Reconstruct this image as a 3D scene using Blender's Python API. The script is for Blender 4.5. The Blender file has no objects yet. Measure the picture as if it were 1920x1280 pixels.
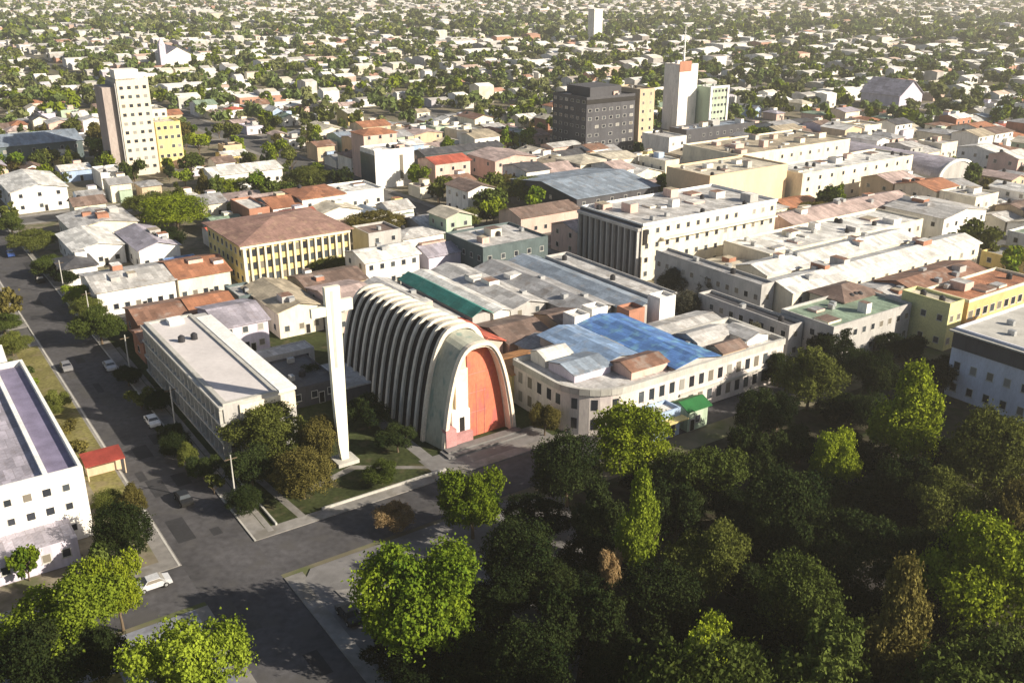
import bpy, math, random
import numpy as np
from mathutils import Vector
random.seed(11); rng = np.random.default_rng(7)
R = math.radians
scene = bpy.context.scene
col = scene.collection

# ------------------------------------------------------------------ camera
CAM_H, FPX, PITCH = 70.0, 1800.0, R(21.2)
cd = bpy.data.cameras.new('camera'); cam = bpy.data.objects.new('camera', cd); col.objects.link(cam)
cam.location = (0, 0, CAM_H); cam.rotation_euler = (R(90) - PITCH, 0, 0)
cd.sensor_width = 36; cd.lens = 36 * FPX / 1920; cd.clip_start = 1; cd.clip_end = 9000
scene.camera = cam
# ------------------------------------------------------------------ light
SUN_EL = R(26); SUN_DIR = Vector((0.94, -0.34, 0)).normalized()      # horizontal direction towards the sun
wd = bpy.data.worlds.new('World'); scene.world = wd; wd.use_nodes = True
nt = wd.node_tree; bg = nt.nodes['Background']
sky = nt.nodes.new('ShaderNodeTexSky'); sky.sky_type = 'NISHITA'; sky.sun_disc = False
sky.sun_elevation = SUN_EL; sky.sun_rotation = math.atan2(SUN_DIR.x, SUN_DIR.y)
sky.air_density = 1.0; sky.dust_density = 2.0
nt.links.new(sky.outputs[0], bg.inputs[0]); bg.inputs[1].default_value = 0.05
sd = bpy.data.lights.new('sun', 'SUN'); sun = bpy.data.objects.new('sun', sd); col.objects.link(sun)
sd.energy = 5.0; sd.angle = R(0.5); sd.color = (1.0, 0.89, 0.72)
sv = Vector((SUN_DIR.x * math.cos(SUN_EL), SUN_DIR.y * math.cos(SUN_EL), math.sin(SUN_EL)))
sun.rotation_euler = sv.to_track_quat('Z', 'Y').to_euler()
scene.view_settings.view_transform = 'Standard'; scene.view_settings.look = 'None'
scene.view_settings.gamma = 1; scene.view_settings.exposure = 0.9
scene.cycles.max_bounces = 5; scene.cycles.diffuse_bounces = 2; scene.cycles.volume_bounces = 0; scene.cycles.transparent_max_bounces = 6

# ------------------------------------------------------------------ the street grid: s runs along the cross streets, t along the avenue
TH = math.atan(0.69); CA, SA = math.cos(TH), math.sin(TH)
def w(s, t): return (s * CA - t * SA, s * SA + t * CA)
def to_st(x, y): return (x * CA + y * SA, -x * SA + y * CA)
def at(px, py, z=0.0):                                               # photograph pixel + height -> place in the world
    u = (px - 960) / FPX; v = -(py - 640) / FPX
    dy = math.cos(PITCH) + v * math.sin(PITCH); dz = -math.sin(PITCH) + v * math.cos(PITCH)
    k = (z - CAM_H) / dz
    return (u * k, dy * k)
def proj(x, y, z=0.0):
    dz = z - CAM_H; d = y * math.cos(PITCH) - dz * math.sin(PITCH)
    v = y * math.sin(PITCH) + dz * math.cos(PITCH)
    return 960 + FPX * x / d, 640 - FPX * v / d, FPX / d

# ------------------------------------------------------------------ materials
MATS = {}
def mat(name, c, rough=.85, var=.22, scale=.5, stretch=(1, 1, 1), fine=.12, spec=.25, patch=None, patch_amt=.5, wave=0, metal=0, sheet=0):
    m = bpy.data.materials.new(name); m.use_nodes = True; n = m.node_tree.nodes; L = m.node_tree.links
    p = n['Principled BSDF']; p.inputs['Roughness'].default_value = rough
    p.inputs['Specular IOR Level'].default_value = spec; p.inputs['Metallic'].default_value = metal
    tc = n.new('ShaderNodeTexCoord'); oi = n.new('ShaderNodeObjectInfo')
    mu = n.new('ShaderNodeMath'); mu.operation = 'MULTIPLY'; mu.inputs[1].default_value = 173.0
    L.new(oi.outputs['Random'], mu.inputs[0])
    ad = n.new('ShaderNodeVectorMath'); L.new(tc.outputs['Object'], ad.inputs[0]); L.new(mu.outputs[0], ad.inputs[1])
    mp = n.new('ShaderNodeMapping'); mp.inputs['Scale'].default_value = stretch; L.new(ad.outputs[0], mp.inputs[0])
    def noise(sc, det):
        t = n.new('ShaderNodeTexNoise'); t.inputs['Scale'].default_value = sc; t.inputs['Detail'].default_value = det
        L.new(mp.outputs[0], t.inputs['Vector']); return t.outputs[0]
    def ramp(src, a, b, lo, hi):
        r = n.new('ShaderNodeMapRange'); r.inputs[1].default_value = a; r.inputs[2].default_value = b
        r.inputs[3].default_value = lo; r.inputs[4].default_value = hi; L.new(src, r.inputs[0]); return r.outputs[0]
    a = ramp(noise(scale, 5), .3, .7, 1 - var, 1 + var); b = ramp(noise(scale * 9, 3), .3, .7, 1 - fine, 1 + fine)
    mm = n.new('ShaderNodeMath'); mm.operation = 'MULTIPLY'; L.new(a, mm.inputs[0]); L.new(b, mm.inputs[1])
    sc = n.new('ShaderNodeVectorMath'); sc.operation = 'SCALE'; sc.inputs[0].default_value = c; L.new(mm.outputs[0], sc.inputs['Scale'])
    out = sc.outputs[0]
    if patch:
        mx = n.new('ShaderNodeMix'); mx.data_type = 'RGBA'
        L.new(ramp(noise(scale * 1.7 + .13, 6), .5 + .12 * (1 - patch_amt), .66, 0, patch_amt), mx.inputs[0])
        L.new(out, mx.inputs[6]); mx.inputs[7].default_value = (*patch, 1); out = mx.outputs[2]
    if sheet:
        bk = n.new('ShaderNodeTexBrick'); bk.inputs['Scale'].default_value = 1; bk.inputs['Brick Width'].default_value = 1.1; bk.inputs['Row Height'].default_value = 3.2
        bk.inputs['Color1'].default_value = (1 - sheet, 1 - sheet, 1 - sheet, 1); bk.inputs['Color2'].default_value = (1, 1, 1, 1); bk.inputs['Mortar'].default_value = (.62, .6, .58, 1); bk.inputs['Mortar Size'].default_value = .035
        L.new(ad.outputs[0], bk.inputs['Vector']); mb = n.new('ShaderNodeMix'); mb.data_type = 'RGBA'; mb.blend_type = 'MULTIPLY'; mb.inputs[0].default_value = 1
        L.new(out, mb.inputs[6]); L.new(bk.outputs[0], mb.inputs[7]); out = mb.outputs[2]
    L.new(out, p.inputs['Base Color'])
    if wave:
        wv = n.new('ShaderNodeTexWave'); wv.inputs['Scale'].default_value = wave; L.new(tc.outputs['Object'], wv.inputs['Vector'])
        bp = n.new('ShaderNodeBump'); bp.inputs['Strength'].default_value = .35; bp.inputs['Distance'].default_value = .1
        L.new(wv.outputs[1], bp.inputs['Height']); L.new(bp.outputs[0], p.inputs['Normal'])
    MATS[name] = m; return m
def wallm(name, c): return mat('wall_' + name, c, .9, .14, .35, (1, 1, .25), .08, .15, patch=tuple(x * .55 for x in c), patch_amt=.35)
def roofm(name, c, patch=None, amt=.6, wave=2.2, rough=.6): return mat('roof_' + name, c, rough, .2, .22, (1, 1, 1), .16, .3, patch, amt, wave, sheet=.42)
WALLS = {'white': wallm('white', (.78, .76, .72)), 'cream': wallm('cream', (.72, .66, .53)), 'yellow': wallm('yellow', (.68, .55, .24)),
         'pink': wallm('pink', (.62, .44, .38)), 'tan': wallm('tan', (.55, .43, .30)), 'grey': wallm('grey', (.42, .41, .40)),
         'lilac': wallm('lilac', (.56, .52, .62)), 'green': wallm('green', (.40, .50, .38)), 'brick': wallm('brick', (.38, .19, .13)),
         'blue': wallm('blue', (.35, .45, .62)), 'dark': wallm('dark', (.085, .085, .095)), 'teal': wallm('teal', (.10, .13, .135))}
ROOFS = {'white': roofm('white', (.84, .83, .80), (.52, .47, .40), .4), 'grey': roofm('grey', (.42, .42, .43), (.26, .22, .19), .6),
         'pale grey': roofm('pale_grey', (.60, .59, .58), (.36, .32, .28), .6), 'rust': roofm('rust', (.30, .17, .12), (.42, .36, .32), .6),
         'terracotta': roofm('terracotta', (.46, .21, .12), (.24, .13, .10), .5, 5), 'pink': roofm('pink', (.55, .43, .40), (.36, .25, .22), .5),
         'tan': roofm('tan', (.50, .43, .32), (.30, .25, .19), .5), 'cream': roofm('cream', (.70, .64, .52), (.42, .36, .28), .4),
         'lilac': roofm('lilac', (.46, .43, .50), (.33, .29, .31), .5), 'blue grey': roofm('blue_grey', (.30, .36, .44), (.36, .33, .31), .5),
         'green': roofm('green', (.30, .40, .30), (.25, .25, .2), .4), 'dark': roofm('dark', (.10, .10, .11), (.18, .16, .14), .5),
         'blue': roofm('blue', (.11, .24, .56), (.20, .42, .60), .85), 'faded blue': roofm('faded_blue', (.26, .38, .58), (.36, .42, .52), .6), 'teal': roofm('teal', (.04, .22, .19), (.10, .30, .26), .5),
         'red': roofm('red', (.55, .14, .09), (.35, .12, .10), .5), 'mottled brown': roofm('brown', (.24, .17, .14), (.33, .27, .24), .6),
         'orange': roofm('orange', (.60, .30, .12), (.45, .28, .16), .6)}
G = {}
G['glass'] = mat('window_glass', (.035, .045, .055), .12, .3, .8, spec=.6)
_n = G['glass'].node_tree.nodes; _l = G['glass'].node_tree.links; _o = _n.new('ShaderNodeObjectInfo'); _r = _n.new('ShaderNodeValToRGB'); _r.color_ramp.interpolation = 'CONSTANT'
_r.color_ramp.elements[0].color = (.03, .035, .045, 1); _r.color_ramp.elements[1].position = .45; _r.color_ramp.elements[1].color = (.07, .08, .09, 1)
for _p, _c in ((.65, (.20, .18, .15, 1)), (.78, (.02, .022, .03, 1)), (.92, (.30, .29, .27, 1))): _e = _r.color_ramp.elements.new(_p); _e.color = _c
_l.new(_o.outputs['Random'], _r.inputs[0]); _l.new(_r.outputs[0], _n['Principled BSDF'].inputs['Base Color'])
G['frame'] = mat('window_frame', (.5, .49, .46), .6, .1)
G['asphalt'] = mat('asphalt', (.075, .073, .078), .9, .25, .12, (1, 1, 1), .22, .2, (.08, .077, .077), .8)
G['patch_dark'] = mat('asphalt_patch_dark', (.036, .036, .04), .9, .2, .3); G['patch_pale'] = mat('asphalt_patch_pale', (.068, .066, .065), .9, .2, .3)
G['asphalt_side'] = mat('street_asphalt', (.10, .098, .098), .9, .16, .06, (1, 1, 1), .14, .2, (.15, .14, .13), .8)
G['ground'] = mat('dusty_ground', (.16, .145, .10), .95, .3, .02, (1, 1, 1), .3, .1, (.09, .11, .04), .8)
G['pave'] = mat('pavement', (.22, .21, .20), .9, .2, .12, (1, 1, 1), .16, .15, (.15, .14, .12), .7)
G['plaza'] = mat('plaza_paving', (.17, .165, .165), .85, .2, .1, (1, 1, 1), .12, .15, (.13, .125, .12), .7)
G['blueplaza'] = mat('blue_paving', (.21, .22, .26), .85, .18, .15, (1, 1, 1), .14, .15, (.13, .13, .15), .7)
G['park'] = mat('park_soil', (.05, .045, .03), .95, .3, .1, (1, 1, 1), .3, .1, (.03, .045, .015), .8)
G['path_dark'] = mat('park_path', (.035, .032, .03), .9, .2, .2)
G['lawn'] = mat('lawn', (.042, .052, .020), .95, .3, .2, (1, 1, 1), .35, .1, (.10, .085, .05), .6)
G['dry'] = mat('dry_grass', (.17, .155, .06), .95, .3, .2, (1, 1, 1), .35, .1, (.22, .18, .11), .6)
G['yard'] = mat('yard_dirt', (.20, .175, .13), .95, .25, .08, (1, 1, 1), .25, .1, (.10, .11, .05), .8)
G['paint'] = mat('road_paint', (.42, .41, .38), .8, .3, .8)
G['concrete'] = mat('concrete', (.45, .44, .41), .85, .15, .4, (1, 1, .3), .1)
G['bark'] = mat('bark', (.12, .09, .06), .95, .3, 2, (1, 1, .3))
G['tank'] = mat('tank_black', (.03, .03, .035), .5, .2)
G['metal'] = mat('metal_grey', (.4, .41, .42), .4, .15, metal=.4)
G['cross'] = mat('cross_paint', (.74, .73, .62), .75, .07, .2, (1, 1, .2), .05, .2)
G['rib'] = mat('rib_paint', (.60, .57, .51), .85, .16, .3, (1, 1, .3), .12, .1, (.36, .34, .31), .5)
G['shell'] = mat('church_shell', (.56, .48, .37), .85, .16, .3, (1, 1, .4), .1)
G['strip'] = mat('church_glass', (.022, .020, .022), .7, .3, .5, spec=.08)
G['portal'] = mat('portal_shell', (.36, .37, .31), .85, .18, .3, (1, 1, .4), .1, patch=(.12, .22, .21), patch_amt=.6)
G['arch'] = mat('arch_cream', (.74, .66, .55), .8, .1, .4)
G['orange'] = mat('orange_mural', (.62, .17, .10), .75, .14, .35, (1, 1, .5), .12, patch=(.52, .12, .12), patch_amt=.7)
G['facade'] = mat('facade_stucco', (.72, .60, .40), .8, .12, .4, (1, 1, .5), .1, patch=(.66, .44, .40), patch_amt=.6)
G['rose'] = mat('rose_brick', (.42, .22, .22), .85, .2, .5)
G['door'] = mat('dark_door', (.02, .018, .018), .5, .2)
G['white'] = mat('white_paint', (.82, .80, .78), .6, .05)
G['flowers'] = mat('red_awning', (.22, .04, .03), .7, .25, .5)
G['rubber'] = mat('rubber', (.02, .02, .02), .8, .1)
G['whitemark'] = mat('roof_coating', (.80, .80, .78), .6, .12, .3)

def foliage(name, c, c2):
    m = bpy.data.materials.new('leaves_' + name); m.use_nodes = True; n = m.node_tree.nodes; L = m.node_tree.links
    n.remove(n['Principled BSDF']); out = n['Material Output']
    at_ = n.new('ShaderNodeAttribute'); at_.attribute_name = 'tint'
    mx = n.new('ShaderNodeMix'); mx.data_type = 'RGBA'; mx.inputs[6].default_value = (*c, 1); mx.inputs[7].default_value = (*c2, 1)
    L.new(at_.outputs['Fac'], mx.inputs[0])
    oi = n.new('ShaderNodeObjectInfo'); hs = n.new('ShaderNodeHueSaturation')
    mr = n.new('ShaderNodeMapRange'); mr.inputs[3].default_value = .78; mr.inputs[4].default_value = 1.2; L.new(oi.outputs['Random'], mr.inputs[0])
    L.new(mr.outputs[0], hs.inputs['Value']); L.new(mx.outputs[2], hs.inputs['Color'])
    d = n.new('ShaderNodeBsdfDiffuse'); tr = n.new('ShaderNodeBsdfTranslucent'); ms = n.new('ShaderNodeMixShader'); ms.inputs[0].default_value = .22
    L.new(hs.outputs[0], d.inputs[0]); L.new(hs.outputs[0], tr.inputs[0]); L.new(d.outputs[0], ms.inputs[1]); L.new(tr.outputs[0], ms.inputs[2])
    L.new(ms.outputs[0], out.inputs[0]); return m
FOL = {'shade green': foliage('shade', (.006, .012, .005), (.022, .032, .010)), 'far olive': foliage('far_olive', (.10, .115, .04), (.27, .29, .12)), 'far green': foliage('far_green', (.07, .10, .03), (.21, .27, .09)), 'bright green': foliage('bright', (.05, .10, .012), (.20, .26, .02)), 'yellow green': foliage('yellow', (.08, .12, .012), (.27, .32, .025)),  # shade green has the park's shadow put into its near-black leaf colour
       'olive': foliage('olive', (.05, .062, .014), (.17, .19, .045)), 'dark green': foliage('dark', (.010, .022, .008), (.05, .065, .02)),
       'golden': foliage('golden', (.08, .12, .012), (.27, .34, .035)), 'brown green': foliage('brown', (.055, .05, .014), (.19, .165, .05)),
       'dusty grey green': foliage('dusty', (.055, .055, .04), (.15, .145, .10)), 'mid green': foliage('mid', (.035, .055, .012), (.12, .15, .035)),
       'pale tan': foliage('tan', (.20, .13, .06), (.46, .34, .18))}

# ------------------------------------------------------------------ mesh helpers
class MB:
    def __init__(s): s.v = []; s.f = []; s.m = []
    def poly(s, pts, mi=0):
        b = len(s.v); s.v += [tuple(p) for p in pts]; s.f.append(tuple(range(b, b + len(pts)))); s.m.append(mi); return s
    def box(s, x0, y0, z0, x1, y1, z1, mi=0, bottom=True, top=None):
        b = len(s.v)
        s.v += [(x0, y0, z0), (x1, y0, z0), (x1, y1, z0), (x0, y1, z0), (x0, y0, z1), (x1, y0, z1), (x1, y1, z1), (x0, y1, z1)]
        for q in ((0, 1, 5, 4), (1, 2, 6, 5), (2, 3, 7, 6), (3, 0, 4, 7)): s.f.append(tuple(b + i for i in q)); s.m.append(mi)
        s.f.append((b + 4, b + 5, b + 6, b + 7)); s.m.append(mi if top is None else top)
        if bottom: s.f.append((b + 3, b + 2, b + 1, b)); s.m.append(mi)
        return s
    def tube(s, pts, rs, n=8, mi=0, cap=True):
        b = len(s.v); pts = [Vector(p) for p in pts]
        for i, p in enumerate(pts):
            d = (pts[min(i + 1, len(pts) - 1)] - pts[max(i - 1, 0)]).normalized()
            a = d.cross(Vector((0, 1, .013))).normalized(); c = d.cross(a)
            for k in range(n):
                an = 2 * math.pi * k / n; s.v.append(tuple(p + (a * math.cos(an) + c * math.sin(an)) * rs[i]))
        for i in range(len(pts) - 1):
            for k in range(n):
                q = b + i * n + k; r_ = b + i * n + (k + 1) % n; s.f.append((q, r_, r_ + n, q + n)); s.m.append(mi)
        if cap:
            s.f.append(tuple(b + k for k in range(n))); s.m.append(mi)
            s.f.append(tuple(b + (len(pts) - 1) * n + k for k in reversed(range(n)))); s.m.append(mi)
        return s
    def mesh(s, name, mats):
        me = bpy.data.meshes.new(name); me.from_pydata(s.v, [], s.f)
        for m in (mats if isinstance(mats, (list, tuple)) else [mats]): me.materials.append(m)
        me.polygons.foreach_set('material_index', s.m); me.update(); return me
    def build(s, name, mats, parent=None, loc=(0, 0, 0)): return link(name, s.mesh(name, mats), parent, loc)
def link(name, me, parent=None, loc=(0, 0, 0), rz=0, sc=None):
    o = bpy.data.objects.new(name, me); col.objects.link(o); o.location = loc
    if rz: o.rotation_euler.z = rz
    if sc: o.scale = sc
    if parent: o.parent = parent
    return o
THINGS = []
def thing(name, label, cat, x, y, z=0, rz=TH, group=None):
    o = bpy.data.objects.new(name, None); col.objects.link(o); o.location = (x, y, z); o.rotation_euler.z = rz; o.empty_display_size = .5
    o['label'] = label; o['category'] = cat
    if group: o['group'] = group
    THINGS.append(o); return o
def tag(o, label, cat, group=None):
    o['label'] = label; o['category'] = cat
    if group: o['group'] = group
    THINGS.append(o); return o
def struct(o): o['kind'] = 'structure'; return o
def npmesh(name, V, F, mats, mi=None, tint=None, colr=None):         # V (n,3), F (m,4)
    me = bpy.data.meshes.new(name); me.vertices.add(len(V)); me.vertices.foreach_set('co', np.asarray(V, 'f4').ravel())
    m = len(F); me.loops.add(m * 4); me.loops.foreach_set('vertex_index', np.asarray(F, 'i4').ravel())
    me.polygons.add(m); me.polygons.foreach_set('loop_start', np.arange(0, m * 4, 4, dtype='i4')); me.polygons.foreach_set('loop_total', np.full(m, 4, 'i4'))
    for x in mats: me.materials.append(x)
    if mi is not None: me.polygons.foreach_set('material_index', np.asarray(mi, 'i4'))
    me.update(calc_edges=True)
    if tint is not None:
        a = me.attributes.new('tint', 'FLOAT', 'FACE'); a.data.foreach_set('value', np.asarray(tint, 'f4'))
    if colr is not None:
        a = me.attributes.new('Col', 'FLOAT_COLOR', 'FACE'); a.data.foreach_set('color', np.asarray(colr, 'f4').ravel())
    return me

# ------------------------------------------------------------------ trees
def leaf_cloud(nleaf, size, seed, lobes=16, shape=(1, 1, .8), cone=0.0):
    g = np.random.default_rng(seed); L = []
    while len(L) < lobes:
        p = g.uniform(-1, 1, 3)
        if np.linalg.norm(p) > 1 or p[2] < -.55: continue
        k = 1 - cone * (p[2] + .5) / 1.5
        p = p * np.array([.78 * k, .78 * k, .78]); L.append((p, g.uniform(.17, .42) * (1 - .35 * cone * (p[2] + .5))))
    C = np.array([a for a, _ in L]); Rr = np.array([b for _, b in L])
    P = []; N = []; T = []; lt = g.uniform(0, 1, lobes)
    wgt = Rr ** 2 / (Rr ** 2).sum()
    while sum(len(a) for a in P) < nleaf:
        idx = g.choice(lobes, nleaf, p=wgt); d = g.normal(size=(nleaf, 3)); d /= np.linalg.norm(d, axis=1)[:, None]
        lump = 1 + .28 * np.sin(d[:, 0] * 7 + idx) * np.sin(d[:, 1] * 6 + 2 * idx) + .14 * np.sin(d[:, 2] * 9 + idx * 3)
        rr = Rr[idx] * g.uniform(.62, 1.04, nleaf) ** .7 * lump
        rr = rr * np.where(g.random(nleaf) < .09, g.uniform(1.0, 1.35, nleaf), 1)
        p = C[idx] + d * rr[:, None]
        dist = np.linalg.norm(p[:, None, :] - C[None], axis=2) / Rr[None]
        keep = (dist.min(axis=1) > .60) & (d[:, 2] > -.75)
        P.append(p[keep]); N.append(d[keep]); T.append((lt[idx] * .5 + g.uniform(0, 1, nleaf) * .5)[keep])
    P = np.concatenate(P)[:nleaf]; N = np.concatenate(N)[:nleaf]; T = np.concatenate(T)[:nleaf]; n = len(P)
    P = P * np.array(shape)
    nn = N * .9 + g.normal(size=(n, 3)) * .75; nn /= np.linalg.norm(nn, axis=1)[:, None]
    a = np.cross(nn, g.normal(size=(n, 3))); a /= np.linalg.norm(a, axis=1)[:, None]; b = np.cross(nn, a)
    sz = size * g.uniform(.6, 1.3, n)[:, None]
    V = np.stack([P - a * sz - b * sz * .6, P + a * sz - b * sz * .6, P + a * sz * .6 + b * sz, P - a * sz * .6 + b * sz * .7], 1).reshape(-1, 3)
    return V, np.arange(n * 4).reshape(n, 4), T
def crown_mesh(name, *a, **k):
    V, F, T = leaf_cloud(*a, **k); V = V.copy(); V[:, 2] += .95
    return npmesh(name, V, F, [FOL['mid green']], tint=T)
def trunk_mesh(seed):
    r = random.Random(seed); b = MB(); z0 = .5
    b.tube([(0, 0, -.03), (.02, .01, .2), (.03, -.02, z0), (.04, 0, .9)], [.06, .045, .036, .02], 8)
    for k in range(6):
        a = k * 1.05 + r.random(); e = r.uniform(.35, .6)
        b.tube([(.02, 0, z0 - .12), (math.cos(a) * e * .5, math.sin(a) * e * .5, z0 + .18), (math.cos(a) * e, math.sin(a) * e, z0 + r.uniform(.35, .6))], [.026, .017, .006], 6)
    return b.mesh('trunk', G['bark'])
NEAR = [crown_mesh('crown', 26000, .021, 1, 22), crown_mesh('crown', 26000, .021, 2, 30, (1.05, 1.05, .72)), crown_mesh('crown', 22000, .022, 3, 15),
        crown_mesh('crown', 24000, .020, 4, 26, (.8, .8, 1.0), .5), crown_mesh('crown', 24000, .020, 5, 34, (1.15, 1.0, .6)), crown_mesh('crown', 24000, .021, 6, 12, (1.1, .9, .8)), crown_mesh('crown', 24000, .021, 8, 40, (1.0, 1.1, .85))]
MID = [crown_mesh('crown', 1500, .075, 11, 9), crown_mesh('crown', 1500, .075, 12, 12, (1.1, 1.1, .75)), crown_mesh('crown', 1300, .075, 13, 7, (.85, .85, .95)), crown_mesh('crown', 1500, .07, 14, 14, (1.1, 1.05, .65))]
TRUNKS = [trunk_mesh(i) for i in range(4)]
TREES = []
def tree(x, y, rad, h, tone, label, near=True, form=None, group='trees in the park and streets', z=0):
    o = thing('tree', label, 'tree', x, y, z, random.uniform(0, 6.28), group)
    cs = (rad, rad, h / 1.75); o.scale = cs
    lst = NEAR if near else MID
    fi = form if form is not None else random.randrange(len(lst))
    if near and fi in (0, 1, 4) and len(TREES) % 3 == 1: fi += 5 if fi < 2 else 2
    c = link('crown', lst[fi % len(lst)], o)
    c.material_slots[0].link = 'OBJECT'; c.material_slots[0].material = FOL[tone]
    link('trunk', random.choice(TRUNKS), o)
    TREES.append((x, y, rad)); return o

# ------------------------------------------------------------------ ground and streets
def strip(name, s0, t0, s1, t1, z, m, zb=None):
    b = MB(); P = [(*w(s0, t0), z), (*w(s1, t0), z), (*w(s1, t1), z), (*w(s0, t1), z)]
    b.poly(P)
    if zb is not None:
        Q = [(p[0], p[1], zb) for p in P]
        for i in range(4): b.poly([Q[i], Q[(i + 1) % 4], P[(i + 1) % 4], P[i]])
    return struct(b.build(name, m))
def area(name, pts, z, m, zb=None):                                  # pts in (s, t)
    b = MB(); P = [(*w(s, t), z) for s, t in pts]; b.poly(P)
    if zb is not None:
        Q = [(p[0], p[1], zb) for p in P]; n = len(P)
        for i in range(n): b.poly([Q[i], Q[(i + 1) % n], P[(i + 1) % n], P[i]])
    return struct(b.build(name, m))
gb = MB(); gb.poly([(-3500, -300, 0), (3500, -300, 0), (3500, 6000, 0), (-3500, 6000, 0)]); struct(gb.build('ground', G['ground']))
PS, PT, SW = 114.0, 105.0, 9.5
strip('avenue', 24, 20, 33.5, 2600, .016, G['asphalt'])
fb = MB(); fb.poly([(-3500, 1750, .03), (3500, 1550, .03), (3500, 5900, .03), (-3500, 5900, .03)]); struct(fb.build('far_haze_ground', mat('haze_pale_ground', (.52, .47, .38), .95, .12, .01, (1, .2, 1), .1, .1)))  # pale far ground: the distant haze fade is painted into its colour
for m_ in range(0, 16): strip('cross_street', -900 if m_ else -300, 99 + PT * m_, 1500, 108 + PT * m_, .012, G['asphalt_side'] if m_ else G['asphalt'])
for k in list(range(-7, 0)) + list(range(1, 13)): strip('side_street', 24 + PS * k, 99 if k > 0 else 108, 24 + PS * k + SW, 1900, .008, G['asphalt_side'])
NPAVE = 0
for k in range(-3, 5):
    for m_ in range(0, 5):
        s0 = 24 + PS * k + SW; t0 = 108 + PT * m_; s1 = s0 + PS - SW; t1 = t0 + PT - 9
        strip('pavement', s0, t0, s1, t1, .13, G['pave'], 0)
        strip('yard_ground', s0 + 2.2, t0 + 2.2, s1 - 2.2, t1 - 2.2, .134, G['yard'] if not (k == 0 and m_ == 0) else G['lawn'])
# the foreground: park, plaza corner, verge
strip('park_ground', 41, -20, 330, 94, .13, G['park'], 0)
area('plaza', [(37, 98), (35.4, 96), (35.2, 60), (44, 55), (66, 78), (74, 94), (66, 98)], .138, G['plaza'], 0)
area('traffic_island', [(37.5, 92), (44, 89), (38.6, 79)], .27, G['pave'], .138)
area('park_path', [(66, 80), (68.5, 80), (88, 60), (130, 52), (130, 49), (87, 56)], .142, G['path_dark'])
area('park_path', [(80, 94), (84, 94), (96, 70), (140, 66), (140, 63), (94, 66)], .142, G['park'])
strip('pavement', -60, 60, 22.6, 98, .13, G['blueplaza'], 0)
strip('pavement', 33.5, 30, 35.9, 98, .137, G['pave'], 0)
strip('pavement', 22.5, 60, 24, 98, .134, G['pave'], 0)
strip('verge', -30, 62, 12.5, 92, .134, G['dry'])
strip('verge', 19, 128, 23.2, 200, .136, G['dry'])
strip('church_path', 62, 110, 84, 115, .138, G['plaza'])
strip('church_path', 62.5, 112, 64.5, 150, .140, G['plaza'])
strip('garden_path', 35.8, 109, 36.6, 190, .138, G['pave'])
area('garden_path', [(40.5, 110), (41.6, 110), (40, 129), (38.9, 129)], .138, G['pave'])
area('garden_path', [(45, 117), (53, 119.5), (62, 113), (62, 112), (53, 118), (45, 115.8)], .14, G['pave'])
for k in range(26):
    s_ = random.uniform(24.6, 31); t_ = random.uniform(40, 260)
    if 95 < t_ < 109: continue
    strip('asphalt_patch', s_, t_, s_ + random.uniform(.8, 2.4), t_ + random.uniform(1.5, 8), .018 + .0005 * k, G['patch_dark'] if k % 2 else G['patch_pale'])
strip('kerb_line', 33.5, 108, 33.75, 420, .16, G['concrete'], 0); strip('kerb_line', 23.6, 108, 23.85, 420, .15, G['concrete'], 0)

# ------------------------------------------------------------------ generic building pieces (local frame: x = s, y = t, origin = the corner nearest the avenue and the park)
wm = MB()
wm.box(-.5, -.05, -.5, .5, .0, .5, 1)
wm.poly([(-.42, -.054, -.44), (.42, -.054, -.44), (.42, -.054, .44), (-.42, -.054, .44)], 0)
WIN = wm.mesh('window', [G['glass'], G['frame']])
WINF = MB().box(-.5, -.05, -.5, .5, .0, .5).mesh('window', [G['frame']]); PANE = MB().box(-.42, -.056, -.44, .42, -.05, .44).mesh('pane', [G['glass']]); SILL = MB().box(-.56, -.12, -.56, .56, 0, -.5).mesh('sill', [G['concrete']])
wm = MB(); wm.box(-.5, -.06, -.5, .5, 0, .5, 0); WIND = wm.mesh('window', [G['glass']])
dm = MB(); dm.box(-.5, -.08, 0, .5, 0, 1, 0); dm.poly([(-.4, -.084, .03), (.4, -.084, .03), (.4, -.084, .94), (-.4, -.084, .94)], 1)
DOOR = dm.mesh('door', [G['frame'], G['door']]); HANDLE = MB().box(.25, -.12, .48, .32, -.084, .5).mesh('handle', [G['frame']])
def window(root, x, y, z, wd_, ht, side, me=None):                   # side: 'f' front (-t), 'l' left (-s), 'r' right (+s)
    rz = {'f': 0, 'l': -math.pi / 2, 'r': math.pi / 2}[side]
    if me is None and root.location.y < 235 and root.location.x > -110:
        o = link('window', WINF, root, (x, y, z), rz, (wd_, 1, ht)); link('pane', PANE, o); link('sill', SILL, o); return o
    return link('window', me or WIN, root, (x, y, z), rz, (wd_, 1, ht))
def windows(root, W, D, zs, n_f=0, n_l=0, n_r=0, wd_=1.2, ht=1.3, me=None, jitter=0.0):
    for z in zs:
        for i in range(n_f):
            if random.random() >= jitter: window(root, W * (i + .5) / n_f, 0, z, wd_, ht, 'f', me)
        for i in range(n_l):
            if random.random() >= jitter: window(root, 0, D * (i + .5) / n_l, z, wd_, ht, 'l', me)
        for i in range(n_r):
            if random.random() >= jitter: window(root, W, D * (i + .5) / n_r, z, wd_, ht, 'r', me)
def walls(root, W, D, h, m, z0=0, x0=0, y0=0, name='wall', top=True): return MB().box(x0, y0, z0, x0 + W, y0 + D, z0 + h, 0, False).build(name, m, root)
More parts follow.
